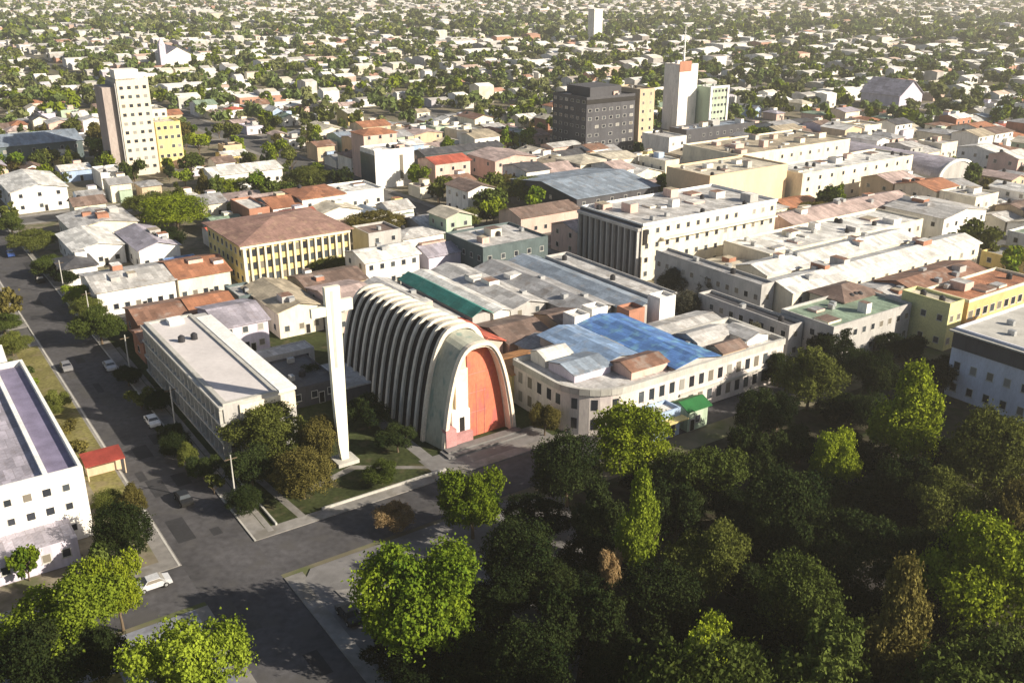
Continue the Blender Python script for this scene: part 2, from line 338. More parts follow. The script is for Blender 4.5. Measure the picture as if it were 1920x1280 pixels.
def flat_roof(root, W, D, h, m, pm, par=.6, t=.25, x0=0, y0=0, name='roof'):
    b = MB(); b.box(x0, y0, h, x0 + W, y0 + t, h + par, 1); b.box(x0, y0 + D - t, h, x0 + W, y0 + D, h + par, 1)
    b.box(x0, y0 + t, h, x0 + t, y0 + D - t, h + par, 1); b.box(x0 + W - t, y0 + t, h, x0 + W, y0 + D - t, h + par, 1)
    b.poly([(x0 + t, y0 + t, h + .06), (x0 + W - t, y0 + t, h + .06), (x0 + W - t, y0 + D - t, h + .06), (x0 + t, y0 + D - t, h + .06)], 0)
    return b.build(name, [m, pm], root)
def gable_roof(root, W, D, h, m, rise=1.5, ov=.5, axis='x', x0=0, y0=0, gm=None, name='roof'):
    b = MB(); x1 = x0 + W; y1 = y0 + D; tk = .14
    if axis == 'x':
        ym = (y0 + y1) / 2; e = rise * ov / (D / 2)
        for dz in (0, -tk):
            b.poly([(x0 - ov, y0 - ov, h - e + dz), (x1 + ov, y0 - ov, h - e + dz), (x1 + ov, ym, h + rise + dz), (x0 - ov, ym, h + rise + dz)])
            b.poly([(x1 + ov, y1 + ov, h - e + dz), (x0 - ov, y1 + ov, h - e + dz), (x0 - ov, ym, h + rise + dz), (x1 + ov, ym, h + rise + dz)])
        b.poly([(x0 - ov, y0 - ov, h - e - tk), (x1 + ov, y0 - ov, h - e - tk), (x1 + ov, y0 - ov, h - e), (x0 - ov, y0 - ov, h - e)])
        b.poly([(x0 - ov, y0 - ov, h - e - tk), (x0 - ov, y0 - ov, h - e), (x0 - ov, ym, h + rise), (x0 - ov, ym, h + rise - tk)])
        b.poly([(x0, y0, h), (x0, ym, h + rise - tk - .02), (x0, y1, h)], 1); b.poly([(x1, y0, h), (x1, y1, h), (x1, ym, h + rise - tk - .02)], 1)
    else:
        xm = (x0 + x1) / 2; e = rise * ov / (W / 2)
        for dz in (0, -tk):
            b.poly([(x0 - ov, y0 - ov, h - e + dz), (xm, y0 - ov, h + rise + dz), (xm, y1 + ov, h + rise + dz), (x0 - ov, y1 + ov, h - e + dz)])
            b.poly([(x1 + ov, y0 - ov, h - e + dz), (x1 + ov, y1 + ov, h - e + dz), (xm, y1 + ov, h + rise + dz), (xm, y0 - ov, h + rise + dz)])
        b.poly([(x0 - ov, y0 - ov, h - e - tk), (xm, y0 - ov, h + rise - tk), (xm, y0 - ov, h + rise), (x0 - ov, y0 - ov, h - e)])
        b.poly([(x1 + ov, y0 - ov, h - e - tk), (x1 + ov, y0 - ov, h - e), (xm, y0 - ov, h + rise), (xm, y0 - ov, h + rise - tk)])
        b.poly([(x0 - ov, y0 - ov, h - e - tk), (x0 - ov, y0 - ov, h - e), (x0 - ov, y1 + ov, h - e), (x0 - ov, y1 + ov, h - e - tk)])
        b.poly([(x0, y0, h), (x1, y0, h), (xm, y0, h + rise - tk - .02)], 1); b.poly([(x0, y1, h), (xm, y1, h + rise - tk - .02), (x1, y1, h)], 1)
    return b.build(name, [m, gm or WALLS['cream']], root)
def hip_roof(root, W, D, h, m, rise=2, ov=.6, x0=0, y0=0, name='roof'):
    b = MB(); x1 = x0 + W; y1 = y0 + D; a = [(x0 - ov, y0 - ov, h), (x1 + ov, y0 - ov, h), (x1 + ov, y1 + ov, h), (x0 - ov, y1 + ov, h)]
    k = min(W, D) / 2
    if W >= D: r = [(x0 + k, (y0 + y1) / 2, h + rise), (x1 - k, (y0 + y1) / 2, h + rise)]; fs = [(a[0], a[1], r[1], r[0]), (a[2], a[3], r[0], r[1]), (a[3], a[0], r[0]), (a[1], a[2], r[1])]
    else: r = [((x0 + x1) / 2, y0 + k, h + rise), ((x0 + x1) / 2, y1 - k, h + rise)]; fs = [(a[0], a[1], r[0]), (a[1], a[2], r[1], r[0]), (a[2], a[3], r[1]), (a[3], a[0], r[0], r[1])]
    for f in fs: b.poly(f)
    b.poly(a[::-1]); lo = [(p[0], p[1], h - .2) for p in a]
    for i in range(4): b.poly([lo[i], lo[(i + 1) % 4], a[(i + 1) % 4], a[i]])
    return b.build(name, m, root)
tm = MB(); tm.tube([(0, 0, 0), (0, 0, .9), (0, 0, 1.2)], [.6, .6, .25], 12); TANK = tm.mesh('water_tank', G['tank'])
am = MB(); am.box(-.6, -.4, .1, .6, .4, 1.0); am.box(-.45, -.42, .2, .45, -.4, .9); ACU = am.mesh('air_conditioner', G['metal'])
PATCH = ['rust', 'pale grey', 'white', 'tan', 'mottled brown', 'grey']
def rooftop(root, W, D, h, n=2):
    if W > 11 and D > 8:
        for i in range(int(W * D / 110) + 1):
            a = random.uniform(.6, W - 5.5); b_ = random.uniform(.6, D - 4.5); q = random.random(); hh = h + (.5 if q < .5 else random.uniform(1.2, 2.6))
            MB().box(a, b_, h + .05, a + random.uniform(1.5, 4.5), b_ + random.uniform(1.5, 3.6), hh, 0, False, 1).build('roof_room' if q >= .5 else 'skylight', [WALLS[random.choice(['white', 'cream', 'grey', 'pink'])], ROOFS[random.choice(PATCH)]], root)
    for _ in range(n):
        if random.random() < .45: link('water_tank', TANK, root, (random.uniform(1.2, W - 1.2), random.uniform(1.2, D - 1.2), h + .06))
        else: link('air_conditioner', ACU, root, (random.uniform(1.2, W - 1.2), random.uniform(1.2, D - 1.2), h + .06), random.choice([0, 1.57]))
OCC = []                                                             # occupied rectangles in (s, t)
def bld(name, label, cat, s0, t0, s1, t1, h, wall, roof, kind='flat', rise=1.5, wins=None, par=.6, gm=None, clutter=2, wd_=1.2, ht=1.3, me=None, ov=.5, group=None, z=.13, door=True):
    x, y = w(s0, t0); o = thing(name, label, cat, x, y, z, TH, group); W = s1 - s0; D = t1 - t0; OCC.append((s0, s1, t0, t1))
    wl = WALLS[wall] if isinstance(wall, str) else wall; rf = ROOFS[roof] if isinstance(roof, str) else roof
    walls(o, W, D, h, wl)
    if kind == 'flat': flat_roof(o, W, D, h, rf, gm or wl, par); rooftop(o, W, D, h, clutter)
    elif kind == 'hip': hip_roof(o, W, D, h, rf, rise, ov)
    else:
        gable_roof(o, W, D, h, rf, rise, ov, kind, gm=gm or wl)
        if W * D > 150 and y < 300 and 'blue' not in label and 'teal' not in label:
            for i in range(int(W * D / 70)):                         # patched sheets, vents and dormers on the big sheds
                lx = random.uniform(.1, .8) * W; ly = random.uniform(.05, .85) * D; q = random.random()
                f = (1 - abs(lx + .8 - W / 2) / (W / 2)) if kind == 'y' else (1 - abs(ly + .8 - D / 2) / (D / 2)); zt = h + rise * max(0, f)
                if q < .45: MB().box(lx, ly, zt - 1.2, lx + 1.2, ly + 1.2, zt + .75).build('roof_vent', G['metal'], o)
                else: MB().box(lx, ly, zt - 1.6, min(lx + random.uniform(1.5, 3.4), W - .2), min(ly + random.uniform(1.5, 4), D - .2), zt + random.uniform(.5, 1.3), 0, False, 1).build('dormer', [WALLS[random.choice(['white', 'pink', 'grey', 'brick'])], ROOFS[random.choice(['rust', 'white', 'mottled brown', 'terracotta', 'pale grey', 'tan'])]], o)
    if wins:
        nf, nl, nr = wins; fl = max(1, int(h / 3.1)); windows(o, W, D, [1.9 + (h / fl) * i for i in range(fl)], nf, nl, nr, wd_, ht, me, .06)
    if door and h < 9:
        d_ = link('door', DOOR, o, (W * .5 + 1.3 if W > 5 else 1, 0, 0), 0, (1.1, 1, 2.1))
        if y < 235: link('handle', HANDLE, d_)
    return o

# ------------------------------------------------------------------ the church: stepped parabolic arches, deep portal
cx0, cy0 = w(65.6, 115.3)
church = thing('church', 'long church of stepped parabolic arch ribs with orange and cream front', 'church', cx0, cy0, .13); OCC.append((64, 84, 113, 156)); OCC.append((34, 66, 106, 142)); OCC.append((60, 138, 104, 115)); OCC.append((33, 138, 98, 109))
CW = 14.9; CC = CW / 2
def prof(a, H, n=30, u0=-1, u1=1):
    f0 = math.acos(max(-1, min(1, -u0))); f1 = math.acos(max(-1, min(1, -u1)))
    return [(CC + a * -math.cos(f0 + (f1 - f0) * i / n), H * (1 - abs(math.cos(f0 + (f1 - f0) * i / n)) ** 3.1) ** .92) for i in range(n + 1)]
def ring(name, a, H, th_, y0, y1, m, cx=0, root=church, thz=None):
    o_ = prof(a, H); i_ = prof(a - th_, H - (thz or th_)); b = MB(); n = len(o_) - 1
    for k in range(n):
        O0, O1, I0, I1 = o_[k], o_[k + 1], i_[k], i_[k + 1]
        f = lambda p, y: (p[0] + cx, y, p[1])
        b.poly([f(I0, y0), f(I1, y0), f(O1, y0), f(O0, y0)]); b.poly([f(O0, y1), f(O1, y1), f(I1, y1), f(I0, y1)])
        b.poly([f(O0, y0), f(O1, y0), f(O1, y1), f(O0, y1)]); b.poly([f(I0, y1), f(I1, y1), f(I1, y0), f(I0, y0)])
    return b.build(name, m, root)
def loft(name, p, q, y0, y1, m, root=church):
    b = MB()
    for k in range(len(p) - 1): b.poly([(p[k][0], y0, p[k][1]), (p[k + 1][0], y0, p[k + 1][1]), (q[k + 1][0], y1, q[k + 1][1]), (q[k][0], y1, q[k][1])])
    return b.build(name, m, root)
NB = 13; BAY = 2.5; Y0 = 4.8
def HH(y): return 18.3 - .05 * (y - Y0)
def AA(y): return 7.45 - .004 * (y - Y0)
for k in range(NB):
    y = Y0 + k * BAY
    ring('rib', AA(y), HH(y), .75, y, y + (.7 if k == 0 else .62), G['arch'] if k == 0 else G['rib'])
    if k == NB - 1: break
    ya = y + (.7 if k == 0 else .62); yb = y + BAY; H = HH(ya) - .55; a = AA(ya) - .45; uc = .26
    pa = prof(a, H, 12, -uc, uc); loft('roof_shell', pa, pa, ya, yb, G['shell'])
    for sgn in (-1, 1):
        pp = prof(a, H, 12, -1, -uc) if sgn < 0 else prof(a, H, 12, uc, 1)
        loft('window_strip', pp, pp, ya, yb, G['strip'])
        q = pp if sgn < 0 else pp[::-1]
# back wall
bb = MB(); yb = Y0 + (NB - 1) * BAY + .4; pr_ = prof(AA(yb) - .9, HH(yb) - .9); bb.poly([(p[0], yb, p[1]) for p in pr_][::-1]); bb.build('back_wall', WALLS['grey'], church)
# front wall of the tall nave above the portal
bb = MB(); pr_ = prof(6.9, 17.7); bb.poly([(p[0], Y0 + .35, p[1]) for p in pr_]); bb.build('gable_wall', G['portal'], church)
# the portal: smooth shell that leans up to the nave, arch ring, recess
pf = prof(6.85, 16.5); pn = prof(6.95, 17.3)
pf2 = [(p[0] + .55, p[1]) for p in pf]
loft('portal_shell', pf2, pn, .9, Y0, G['portal'])
ring('portal_arch', 6.85, 16.6, .55, 0, .95, G['arch'], cx=.55)
ring('inner_arch', 6.3, 16.0, .3, .3, 2.4, G['arch'], cx=.55)
pw = [(p[0] + .55, p[1]) for p in prof(6.0, 15.8, 40)]
split = CC - .6
L_ = [p for p in pw if p[0] <= split]; R_ = [p for p in pw if p[0] >= split]
zs = 15.8 * (1 - abs((split - CC - .55) / 6.0) ** 3.1) ** .92
bb = MB(); bb.poly([(p[0], 2.2, p[1]) for p in L_] + [(split, 2.2, zs), (split, 2.2, 0)]); bb.build('cream_wall', G['facade'], church)
bb = MB(); bb.poly([(split, 2.0, 0), (split, 2.0, zs)] + [(p[0], 2.0, p[1]) for p in R_]); bb.poly([(split, 2.0, 0), (split, 2.2, 0), (split, 2.2, zs), (split, 2.0, zs)]); bb.build('orange_wall', G['orange'], church)
for k in range(2):
    x = split + 1.6 + k * 1.5; MB().box(x, 1.94, 0, x + .05, 2.0, 9.0 - k).build('joint', G['rose'], church)
for z in (4.2, 7.6, 10.8):
    MB().box(split + .1, 1.96, z, split + 3.4, 2.0, z + .05).build('joint', G['rose'], church)
bb = MB(); bb.box(split - 2.3, 1.7, 5.6, split - .1, 2.2, 12.2); bb.build('pale_panel', G['arch'], church)
bb = MB(); bb.box(split - 3.4, 1.1, 0, split - .2, 2.2, 5.6); bb.build('porch', G['white'], church)
bb = MB(); bb.box(split - 2.1, 1.05, 2.0, split - 1.2, 1.1, 4.4); bb.build('door', G['door'], church)
bb = MB(); bb.box(split - 3.4, .2, 0, split - .2, 1.1, 2.0); bb.build('porch_step', G['rose'], church)
bb = MB(); bb.box(1.5, -.2, 0, 3.4, 2.2, 3.4); bb.build('side_block', G['rose'], church)
for zz in (.0,):
    bb = MB(); bb.box(.4, -2.6, zz, CW + .4, 0, zz + .3); bb.box(1.0, -1.6, zz + .3, CW - .2, 0, zz + .55); bb.build('front_step', G['plaza'], church)
bb = MB(); bb.box(-4.2, 24, 3.0, 1.1, 36, 3.3, 0); bb.box(-4.0, 24.2, 0, .9, 35.8, 3.0, 1, False); bb.build('side_aisle', [ROOFS['pale grey'], WALLS['dark']], church)
bb = MB(); bb.box(13.8, 9, 0, 18.5, 30, 4.0, 0, False); bb.box(13.6, 8.8, 4, 18.7, 30.2, 4.3, 1); bb.build('sacristy', [WALLS['cream'], ROOFS['orange']], church)

# ------------------------------------------------------------------ the tall free-standing cross beside the church
kx, ky = w(52.6, 121.2); cross = thing('cross_tower', 'very tall white free-standing concrete cross tapering to its foot', 'cross', kx, ky, .13)
b = MB(); HC = 28.0; lv = [(0, -.45, .6), (HC * .12, -.85, .75), (HC * .4, -1.1, .85), (HC * .75, -1.2, .95), (HC, -1.3, 1.05)]; dpt = .42
for i in range(len(lv) - 1):
    z0, a0, c0 = lv[i]; z1, a1, c1 = lv[i + 1]
    P0 = [(a0, -dpt, z0), (c0, -dpt, z0), (c0, dpt, z0), (a0, dpt, z0)]; P1 = [(a1, -dpt, z1), (c1, -dpt, z1), (c1, dpt, z1), (a1, dpt, z1)]
    for j in range(4): b.poly([P0[j], P0[(j + 1) % 4], P1[(j + 1) % 4], P1[j]])
b.poly(P1); b.build('shaft', G['cross'], cross)
MB().box(-3.5, -.35, HC - 4.2, -1.2, .35, HC - 2.8).build('arm', G['cross'], cross)
MB().box(.96, -.35, HC - 3.9, 2.9, .35, HC - 2.2).build('arm', G['cross'], cross)
MB().box(-.5, -dpt - .03, HC * .56, -.12, -dpt, HC - .6).build('groove', G['concrete'], cross)
MB().box(-1.6, -1.6, 0, 1.8, 1.6, .6).build('plinth', G['concrete'], cross)

# ------------------------------------------------------------------ the ribbed grey block beside the avenue
x, y = w(38.2, 131); sch = thing('school_building', 'long grey three storey block with louvred side, pale flat roof and white roof edge', 'building', x, y, .13); OCC.append((36, 51, 129, 176))
W_, D_, h_ = 11.3, 43, 9.3
walls(sch, W_, D_, h_, WALLS['grey'])
bs = MB()
for z in (0.2, 3.2, 6.1, 8.9): bs.box(-.7, -.3, z, 0, D_, z + .35)
bs.build('floor_slab', G['concrete'], sch)
for i in range(20):
    yy = .2 + i * 2.18
    MB().box(-.62, yy, .55, 0, yy + .22, 8.9).build('fin', G['concrete'], sch)
for i in range(19):
    for z in (1.9, 4.85, 7.7): window(sch, 0, .2 + (i + .55) * 2.18, z, 1.6, 1.7, 'l')
flat_roof(sch, W_ - 2.6, D_, h_, mat('roof_lilac_grey', (.58, .55, .55), .8, .1, .15, (1, 1, 1), .06, .2), G['concrete'], .35, .7)
MB().box(W_ - 2.6, -.2, h_, W_ + .2, D_ - 3, h_ + .45).build('roof_edge', G['whitemark'], sch)
MB().box(3.6, D_ - 4, h_ + .06, 6.2, D_ - 1.5, h_ + .9).build('stair_hood', G['whitemark'], sch)
for z in (1.9, 4.6):
    for i in range(4): window(sch, 1.2 + i * 2.9, 0, z, 1.7, 1.5, 'f')
b = MB(); b.box(2.4, -.35, 6.4, 11.2, 0, 9.0); b.build('end_panel', WALLS['cream'], sch)
for k in range(2): link('water_tank', TANK, sch, (3 + k * 2.2, 30, h_ + .06))

# ------------------------------------------------------------------ white building at the lower left edge
x, y = w(-35.2, 121.4)
hos = thing('white_building', 'big white rectangular building with small windows and parapet roof, across the avenue', 'building', x, y, .13); OCC.append((-36, 20, 118, 176))
W_, D_, h_ = 51.8, 44, 9.4
walls(hos, W_, D_, h_, WALLS['white']); flat_roof(hos, W_, D_, h_, ROOFS['lilac'], G['whitemark'], .9, .45)
for z in (2.0, 5.2, 7.9):
    for i in range(22):
        if random.random() < .93: window(hos, 1.6 + i * 2.28, 0, z, .95, 1.0, 'f', WIND if i % 3 else WIN)
MB().box(W_ - 4.6, .6, h_ + .06, W_ - 4.0, D_ - 1, h_ + .75).build('roof_ridge', G['whitemark'], hos)
MB().box(W_ - 3.9, 1, h_ + .062, W_ - .6, D_ - 1, h_ + .12).build('parapet_shade', mat('parapet_shade_lilac', (.20, .18, .27), .8, .2), hos)  # purple shade inside the parapet, painted on as a dark lilac strip
gable_roof(hos, 26, 12, h_ + .1, ROOFS['pale grey'], 1.6, .3, 'x', 12, 30, WALLS['white'], 'rear_roof')
MB().box(16, 3, h_ + .06, 26, 9, h_ + 1.5, 0).build('roof_room', WALLS['cream'], hos)
MB().box(14, 12, h_ + .06, 24, 20, h_ + 1.1, 0).build('roof_room', WALLS['tan'], hos)
for k in range(5): link('air_conditioner', ACU, hos, (30 + k * 3.2, 6 + (k % 3) * 7, h_ + .06))
MB().box(37, -5.5, 0, 49, 0, 3.6, 0, False, 1).build('entrance_wing', [WALLS['lilac'], ROOFS['lilac']], hos)
for k in range(5): window(hos, 38.3 + k * 2.3, -5.5, 1.9, 1.1, 1.2, 'f')

# ------------------------------------------------------------------ yellow building with pilasters
x, y = w(70.5, 212); yl = thing('yellow_building', 'bright yellow building with closely set white pilasters and faded red roof', 'building', x, y, .13); OCC.append((68, 99, 209, 240))
W_, D_, h_ = 27, 25, 10.6
walls(yl, W_, D_, h_, WALLS['yellow'])
NP = 15
for i in range(NP + 1): MB().box(i * W_ / NP - (.0 if i == 0 else .25), -.45, 0, i * W_ / NP + (.0 if i == NP else .25) + (.5 if i == 0 else 0), 0, 9.6).build('pilaster', WALLS['cream'], yl)
for i in range(NP):
    for z in (2.0, 5.1, 8.2): window(yl, (i + .5) * W_ / NP, 0, z, .95, 1.7, 'f', WIND)
for i in range(8):
    for z in (2.0, 5.1, 8.2): window(yl, 0, (i + .5) * D_ / 8, z, 1.3, 1.5, 'l')
MB().box(-.6, -.6, 9.6, W_ + .2, 0, 10.5).build('cornice', WALLS['cream'], yl)
hip_roof(yl, W_, D_, h_, mat('roof_faded', (.34, .21, .175), .8, .25, .2, (1, 1, 1), .18, .2, (.48, .33, .24), .7, 4, sheet=.25), 2.4, 1.0)

# ------------------------------------------------------------------ named blocks
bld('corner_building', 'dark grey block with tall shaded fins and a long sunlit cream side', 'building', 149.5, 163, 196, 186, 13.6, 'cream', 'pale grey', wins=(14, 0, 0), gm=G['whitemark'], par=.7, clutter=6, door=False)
cb = THINGS[-1]
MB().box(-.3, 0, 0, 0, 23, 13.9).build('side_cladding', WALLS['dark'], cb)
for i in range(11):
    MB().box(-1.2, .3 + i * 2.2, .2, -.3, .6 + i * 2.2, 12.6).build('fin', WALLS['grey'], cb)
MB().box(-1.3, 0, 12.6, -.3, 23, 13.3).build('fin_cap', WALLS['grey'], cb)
MB().box(0, -.35, 13.7, 46.5, 0, 14.4).build('parapet_band', G['whitemark'], cb)
MB().box(.4, -.3, 9.2, 1.6, 0, 12.8).build('slot_window', G['door'], cb)
MB().box(6, -1.2, 9.8, 46, 0, 10.2).build('balcony_slab', WALLS['cream'], cb)
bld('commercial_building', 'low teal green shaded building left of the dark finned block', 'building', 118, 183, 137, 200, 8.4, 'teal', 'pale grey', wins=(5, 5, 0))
bld('town_house', 'white gabled house behind the ridge of the arched church', 'house', 92.9, 194, 107, 205, 7, 'white', 'white', 'x', wins=(5, 2, 0))
bld('town_house', 'lilac roofed house right of the white gabled house', 'house', 109, 193, 121, 202, 6, 'lilac', 'lilac', 'x', wins=(3, 2, 0))
# block behind the church: patchwork of sheds
bld('shed', 'long dark teal roofed shed with a bright white eaves strip', 'shed', 93.5, 149, 97.6, 178, 7.2, 'grey', 'teal', 'y', 1.1, gm='teal' and WALLS['dark'], wins=None, clutter=0, door=False)
bld('shed', 'narrow pure white roof right beside the teal shed', 'shed', 98.4, 149, 102.2, 181, 6.8, 'white', 'white', 'y', .5, wins=None, door=False)
bld('shed', 'long grey roofed shed just behind the church ridge', 'shed', 86, 152, 92.5, 182, 6.3, 'grey', 'pale grey', 'y', 1.0, wins=None)
bld('shed', 'wide grey sheet roofed shed right of the white roof', 'shed', 103.2, 150, 112, 182, 6.2, 'grey', 'pale grey', 'y', 1.2, wins=(2, 0, 0))
bld('shed', 'wide mottled grey shed below the dark finned block', 'shed', 112.6, 141, 122, 178, 6.2, 'grey', 'grey', 'y', 1.3, wins=(2, 0, 0))
bld('shed', 'blue grey roofed shed along the side street below the finned block', 'shed', 122.6, 136, 130.5, 179, 6, 'grey', 'blue grey', 'y', 1.1, wins=(2, 0, 0))
bld('shed', 'pale flat roof at the street corner opposite the finned block', 'shed', 131, 138, 137.4, 176, 6, 'grey', 'pale grey', 'flat', wins=(1, 0, 0))
bld('house', 'rust and pink roofed house beside the church ridge', 'house', 85.5, 137, 92.5, 150.5, 6.2, 'pink', 'red', 'y', 1.2)
bld('house', 'house with a pale orange roof touching the right side of the church', 'house', 85.5, 124, 93.4, 132, 5.6, 'yellow', 'orange', 'x', 1.0)
bld('house', 'house with mottled brown roof behind the orange roof', 'house', 93.2, 136, 103, 148, 5.6, 'pink', 'mottled brown', 'x', 1.3)
bld('house', 'small grey house behind the curved corner mansion', 'house', 94.5, 125, 102.8, 135, 5.6, 'grey', 'grey', 'y', 1.1)
bld('house', 'tan roofed house behind the blue roof', 'house', 106, 136, 112, 146, 6, 'tan', 'mottled brown', 'x', 1.2)
bld('roof_block', 'small white rooftop block left of the blue roof', 'block', 105, 131.6, 108.5, 135.2, 9, 'white', 'white', clutter=0, door=False)
bld('roof_block', 'tall white cube beside a brick cube behind the blue roof', 'block', 122.5, 127.5, 126.6, 131, 10.4, 'white', 'white', clutter=0, door=False)
bld('roof_block', 'brick red cube between the two white cubes', 'block', 116.8, 129.8, 120.8, 133.4, 8.4, 'brick', 'rust', clutter=0, door=False)
bld('roof_block', 'square white cube at the upper edge of the blue roof', 'block', 109.6, 132.2, 113.4, 135.4, 9.4, 'white', 'white', clutter=0, door=False)

# ------------------------------------------------------------------ the curved corner mansion
x, y = w(86, 104); man = thing('corner_mansion', 'pale two storey corner building with rounded corner and flat grey roof facing the park', 'building', x, y, .13); OCC.append((84, 133, 100, 134))
# footprint in the local frame with a rounded corner at the street corner
fp = [(0, 20), (0, 8.5)]
for k in range(9):
    a = math.pi + k * math.pi / 16; fp.append((9 + 9 * math.cos(a), 8.5 + 8.0 * math.sin(a)))
fp += [(45.5, .5), (45.5, 14), (19.5, 14), (19.5, 20)]
b = MB(); hm = 7.4
for i in range(len(fp)):
    p, q = fp[i], fp[(i + 1) % len(fp)]; b.poly([(p[0], p[1], 0), (q[0], q[1], 0), (q[0], q[1], hm), (p[0], p[1], hm)])
b.build('wall', mat('wall_mansion', (.62, .57, .54), .85, .14, .4, (1, 1, .3), .1, .15, (.42, .36, .40), .4), man)
b = MB(); b.poly([(p[0], p[1], hm) for p in fp]); b.build('roof', ROOFS['pale grey'], man)
b = MB()
cxm = sum(p[0] for p in fp) / len(fp); cym = 10
for i in range(len(fp)):
    p, q = fp[i], fp[(i + 1) % len(fp)]
    d = Vector((q[0] - p[0], q[1] - p[1], 0)).normalized(); n_ = Vector((d.y, -d.x, 0)) * .3
    P = [(p[0] + n_.x, p[1] + n_.y), (q[0] + n_.x, q[1] + n_.y), (q[0] - n_.x, q[1] - n_.y), (p[0] - n_.x, p[1] - n_.y)]
    b.poly([(*P[0], hm - .3), (*P[1], hm - .3), (*P[1], hm + .8), (*P[0], hm + .8)]); b.poly([(*P[3], hm + .8), (*P[2], hm + .8), (*P[2], hm), (*P[3], hm)][::-1]); b.poly([(*P[0], hm + .8), (*P[1], hm + .8), (*P[2], hm + .8), (*P[3], hm + .8)])
b.build('parapet', G['concrete'], man)
for z in (2.0, 5.4):
    for i in range(15): window(man, 11.5 + i * 2.25, .5 if i > 14 else .5, z, 1.05, 1.9, 'f', WIND)
    for i in range(4): window(man, 0, 10 + i * 2.7, z, 1.1, 1.9, 'l', WIND)
    for k in range(1, 8, 2):
        p, q = fp[1 + k], fp[2 + k]; a = math.atan2(q[1] - p[1], q[0] - p[0]); link('window', WIND, man, ((p[0] + q[0]) / 2, (p[1] + q[1]) / 2, z), a, (1.0, 1, 1.8))
for (a0, b0, a1, b1, hh_, wl_, rf_, ax) in ((3.2, 7.5, 10.8, 14.5, 1.5, 'lilac', 'blue grey', 'x'), (11.6, 3.2, 19.5, 8.4, 1.6, 'pink', 'rust', 'x'), (30.5, 7.2, 38.8, 12.6, 1.2, 'grey', 'pale grey', 'x'), (38.6, 3, 44, 9, 1.3, 'white', 'pale grey', 'y'), (3, 15.2, 8.5, 19.4, 1.8, 'white', 'white', 'x'), (31, 1.6, 36.8, 5.6, .9, 'tan', 'mottled brown', 'x')):
    MB().box(a0, b0, hm + .01, a1, b1, hm + hh_, 0, False).build('roof_room', WALLS[wl_], man)
    gable_roof(man, a1 - a0, b1 - b0, hm + hh_, ROOFS[rf_], .8, .3, ax, a0, b0, WALLS[wl_], 'roof_room_top')
MB().box(20, .2, 3.3, 45.5, .5, 3.7).build('string_course', G['concrete'], man)
for k in range(6): link('air_conditioner', ACU, man, (27 + k * 2.9, 3.5 + (k % 2) * 5.2, hm + .02))
bld('blue_roofed_hall', 'hall with bright blue sheet roof behind the corner mansion', 'hall', 105.9, 105.6, 115.6, 131, 8.3, 'grey', 'blue', 'y', .9, wins=None, door=False)
bld('blue_roofed_hall', 'faded blue grey roofed hall left of the bright blue roof', 'hall', 96.6, 114.2, 105.6, 131, 8.1, 'grey', ROOFS['faded blue'], 'y', .8, wins=None, door=False)
bld('house', 'pale grey roof right of the blue roof', 'house', 116, 118.4, 131, 126, 7.2, 'lilac', 'pale grey', 'x', .9, wins=(5, 0, 0))
b_ = bld('kiosk', 'white and blue kiosk with a flat white roof in front of the mansion', 'kiosk', 95.6, 99.2, 101.2, 102.8, 4.2, 'blue', 'white', clutter=0, wins=(2, 1, 0), z=.02)
MB().box(-.4, -1.6, 3.2, 6, 0, 3.4).build('awning', WALLS['yellow'], b_)
b_ = bld('kiosk', 'small kiosk with a dark green roof right of the blue kiosk', 'kiosk', 102.6, 98.8, 107, 102.4, 4.0, 'green', mat('roof_bottle_green', (.02, .12, .035), .7, .2), 'x', .8, wins=(1, 1, 0))

# ------------------------------------------------------------------ market blocks on the right
bld('market_hall', 'very long white sheet roof, rear one of the two beside the dark corner block', 'hall', 158, 132, 212, 141, 8.4, 'cream', 'white', 'x', 1.3, wins=(12, 0, 0), clutter=0)
bld('market_hall', 'very long white sheet roof, front one of the two beside the dusty trees', 'hall', 154, 121.5, 222, 130.6, 8.0, 'cream', 'white', 'x', 1.3, wins=(14, 0, 0), clutter=0)
bld('market_hall', 'long grey green flat roofed building facing the park trees', 'building', 144, 103.5, 168, 116, 7.4, 'grey', 'green', 'flat', wins=(9, 4, 0), clutter=5)
bld('building', 'grey shaded block of small windows behind the blue roof', 'building', 149.5, 126, 153.4, 158, 8.6, 'grey', 'grey', 'flat', wins=(1, 12, 0), clutter=2, door=False)
bld('building', 'dark grey stepped block between the dusty tree and the grey green roof', 'building', 139.5, 110, 143.4, 134, 6.6, 'grey', 'dark', 'flat', wins=(1, 9, 0), clutter=2, door=False)
bld('house', 'mottled brown hipped roof standing on the white hall roofs', 'house', 158, 112, 169.5, 120.4, 7.8, 'cream', 'mottled brown', 'hip', 1.8, wins=(3, 2, 0))
bld('house', 'white edged roof right of the brown hipped roof', 'house', 170.5, 108, 188, 119, 7.0, 'white', 'pale grey', 'x', 1.0, wins=(5, 1, 0))
bld('house', 'narrow yellow green building at the end of the grey green roof', 'house', 168.8, 96, 173.6, 106.5, 9.2, mat('wall_lime', (.62, .60, .30), .85, .12, .4), 'cream', 'flat', wins=(2, 3, 0))
bld('house', 'long orange cream arcaded building at the right edge', 'building', 174.4, 95.5, 200, 105, 9.0, mat('wall_apricot', (.70, .43, .20), .85, .14, .4), 'terracotta', 'flat', wins=(10, 2, 0), wd_=1.7, ht=1.7, gm=WALLS['cream'])
bld('house', 'rust coloured roof behind the orange cream building', 'house', 176, 107, 202, 118, 7.6, 'brick', 'rust', 'x', 1.4, wins=(5, 1, 0))
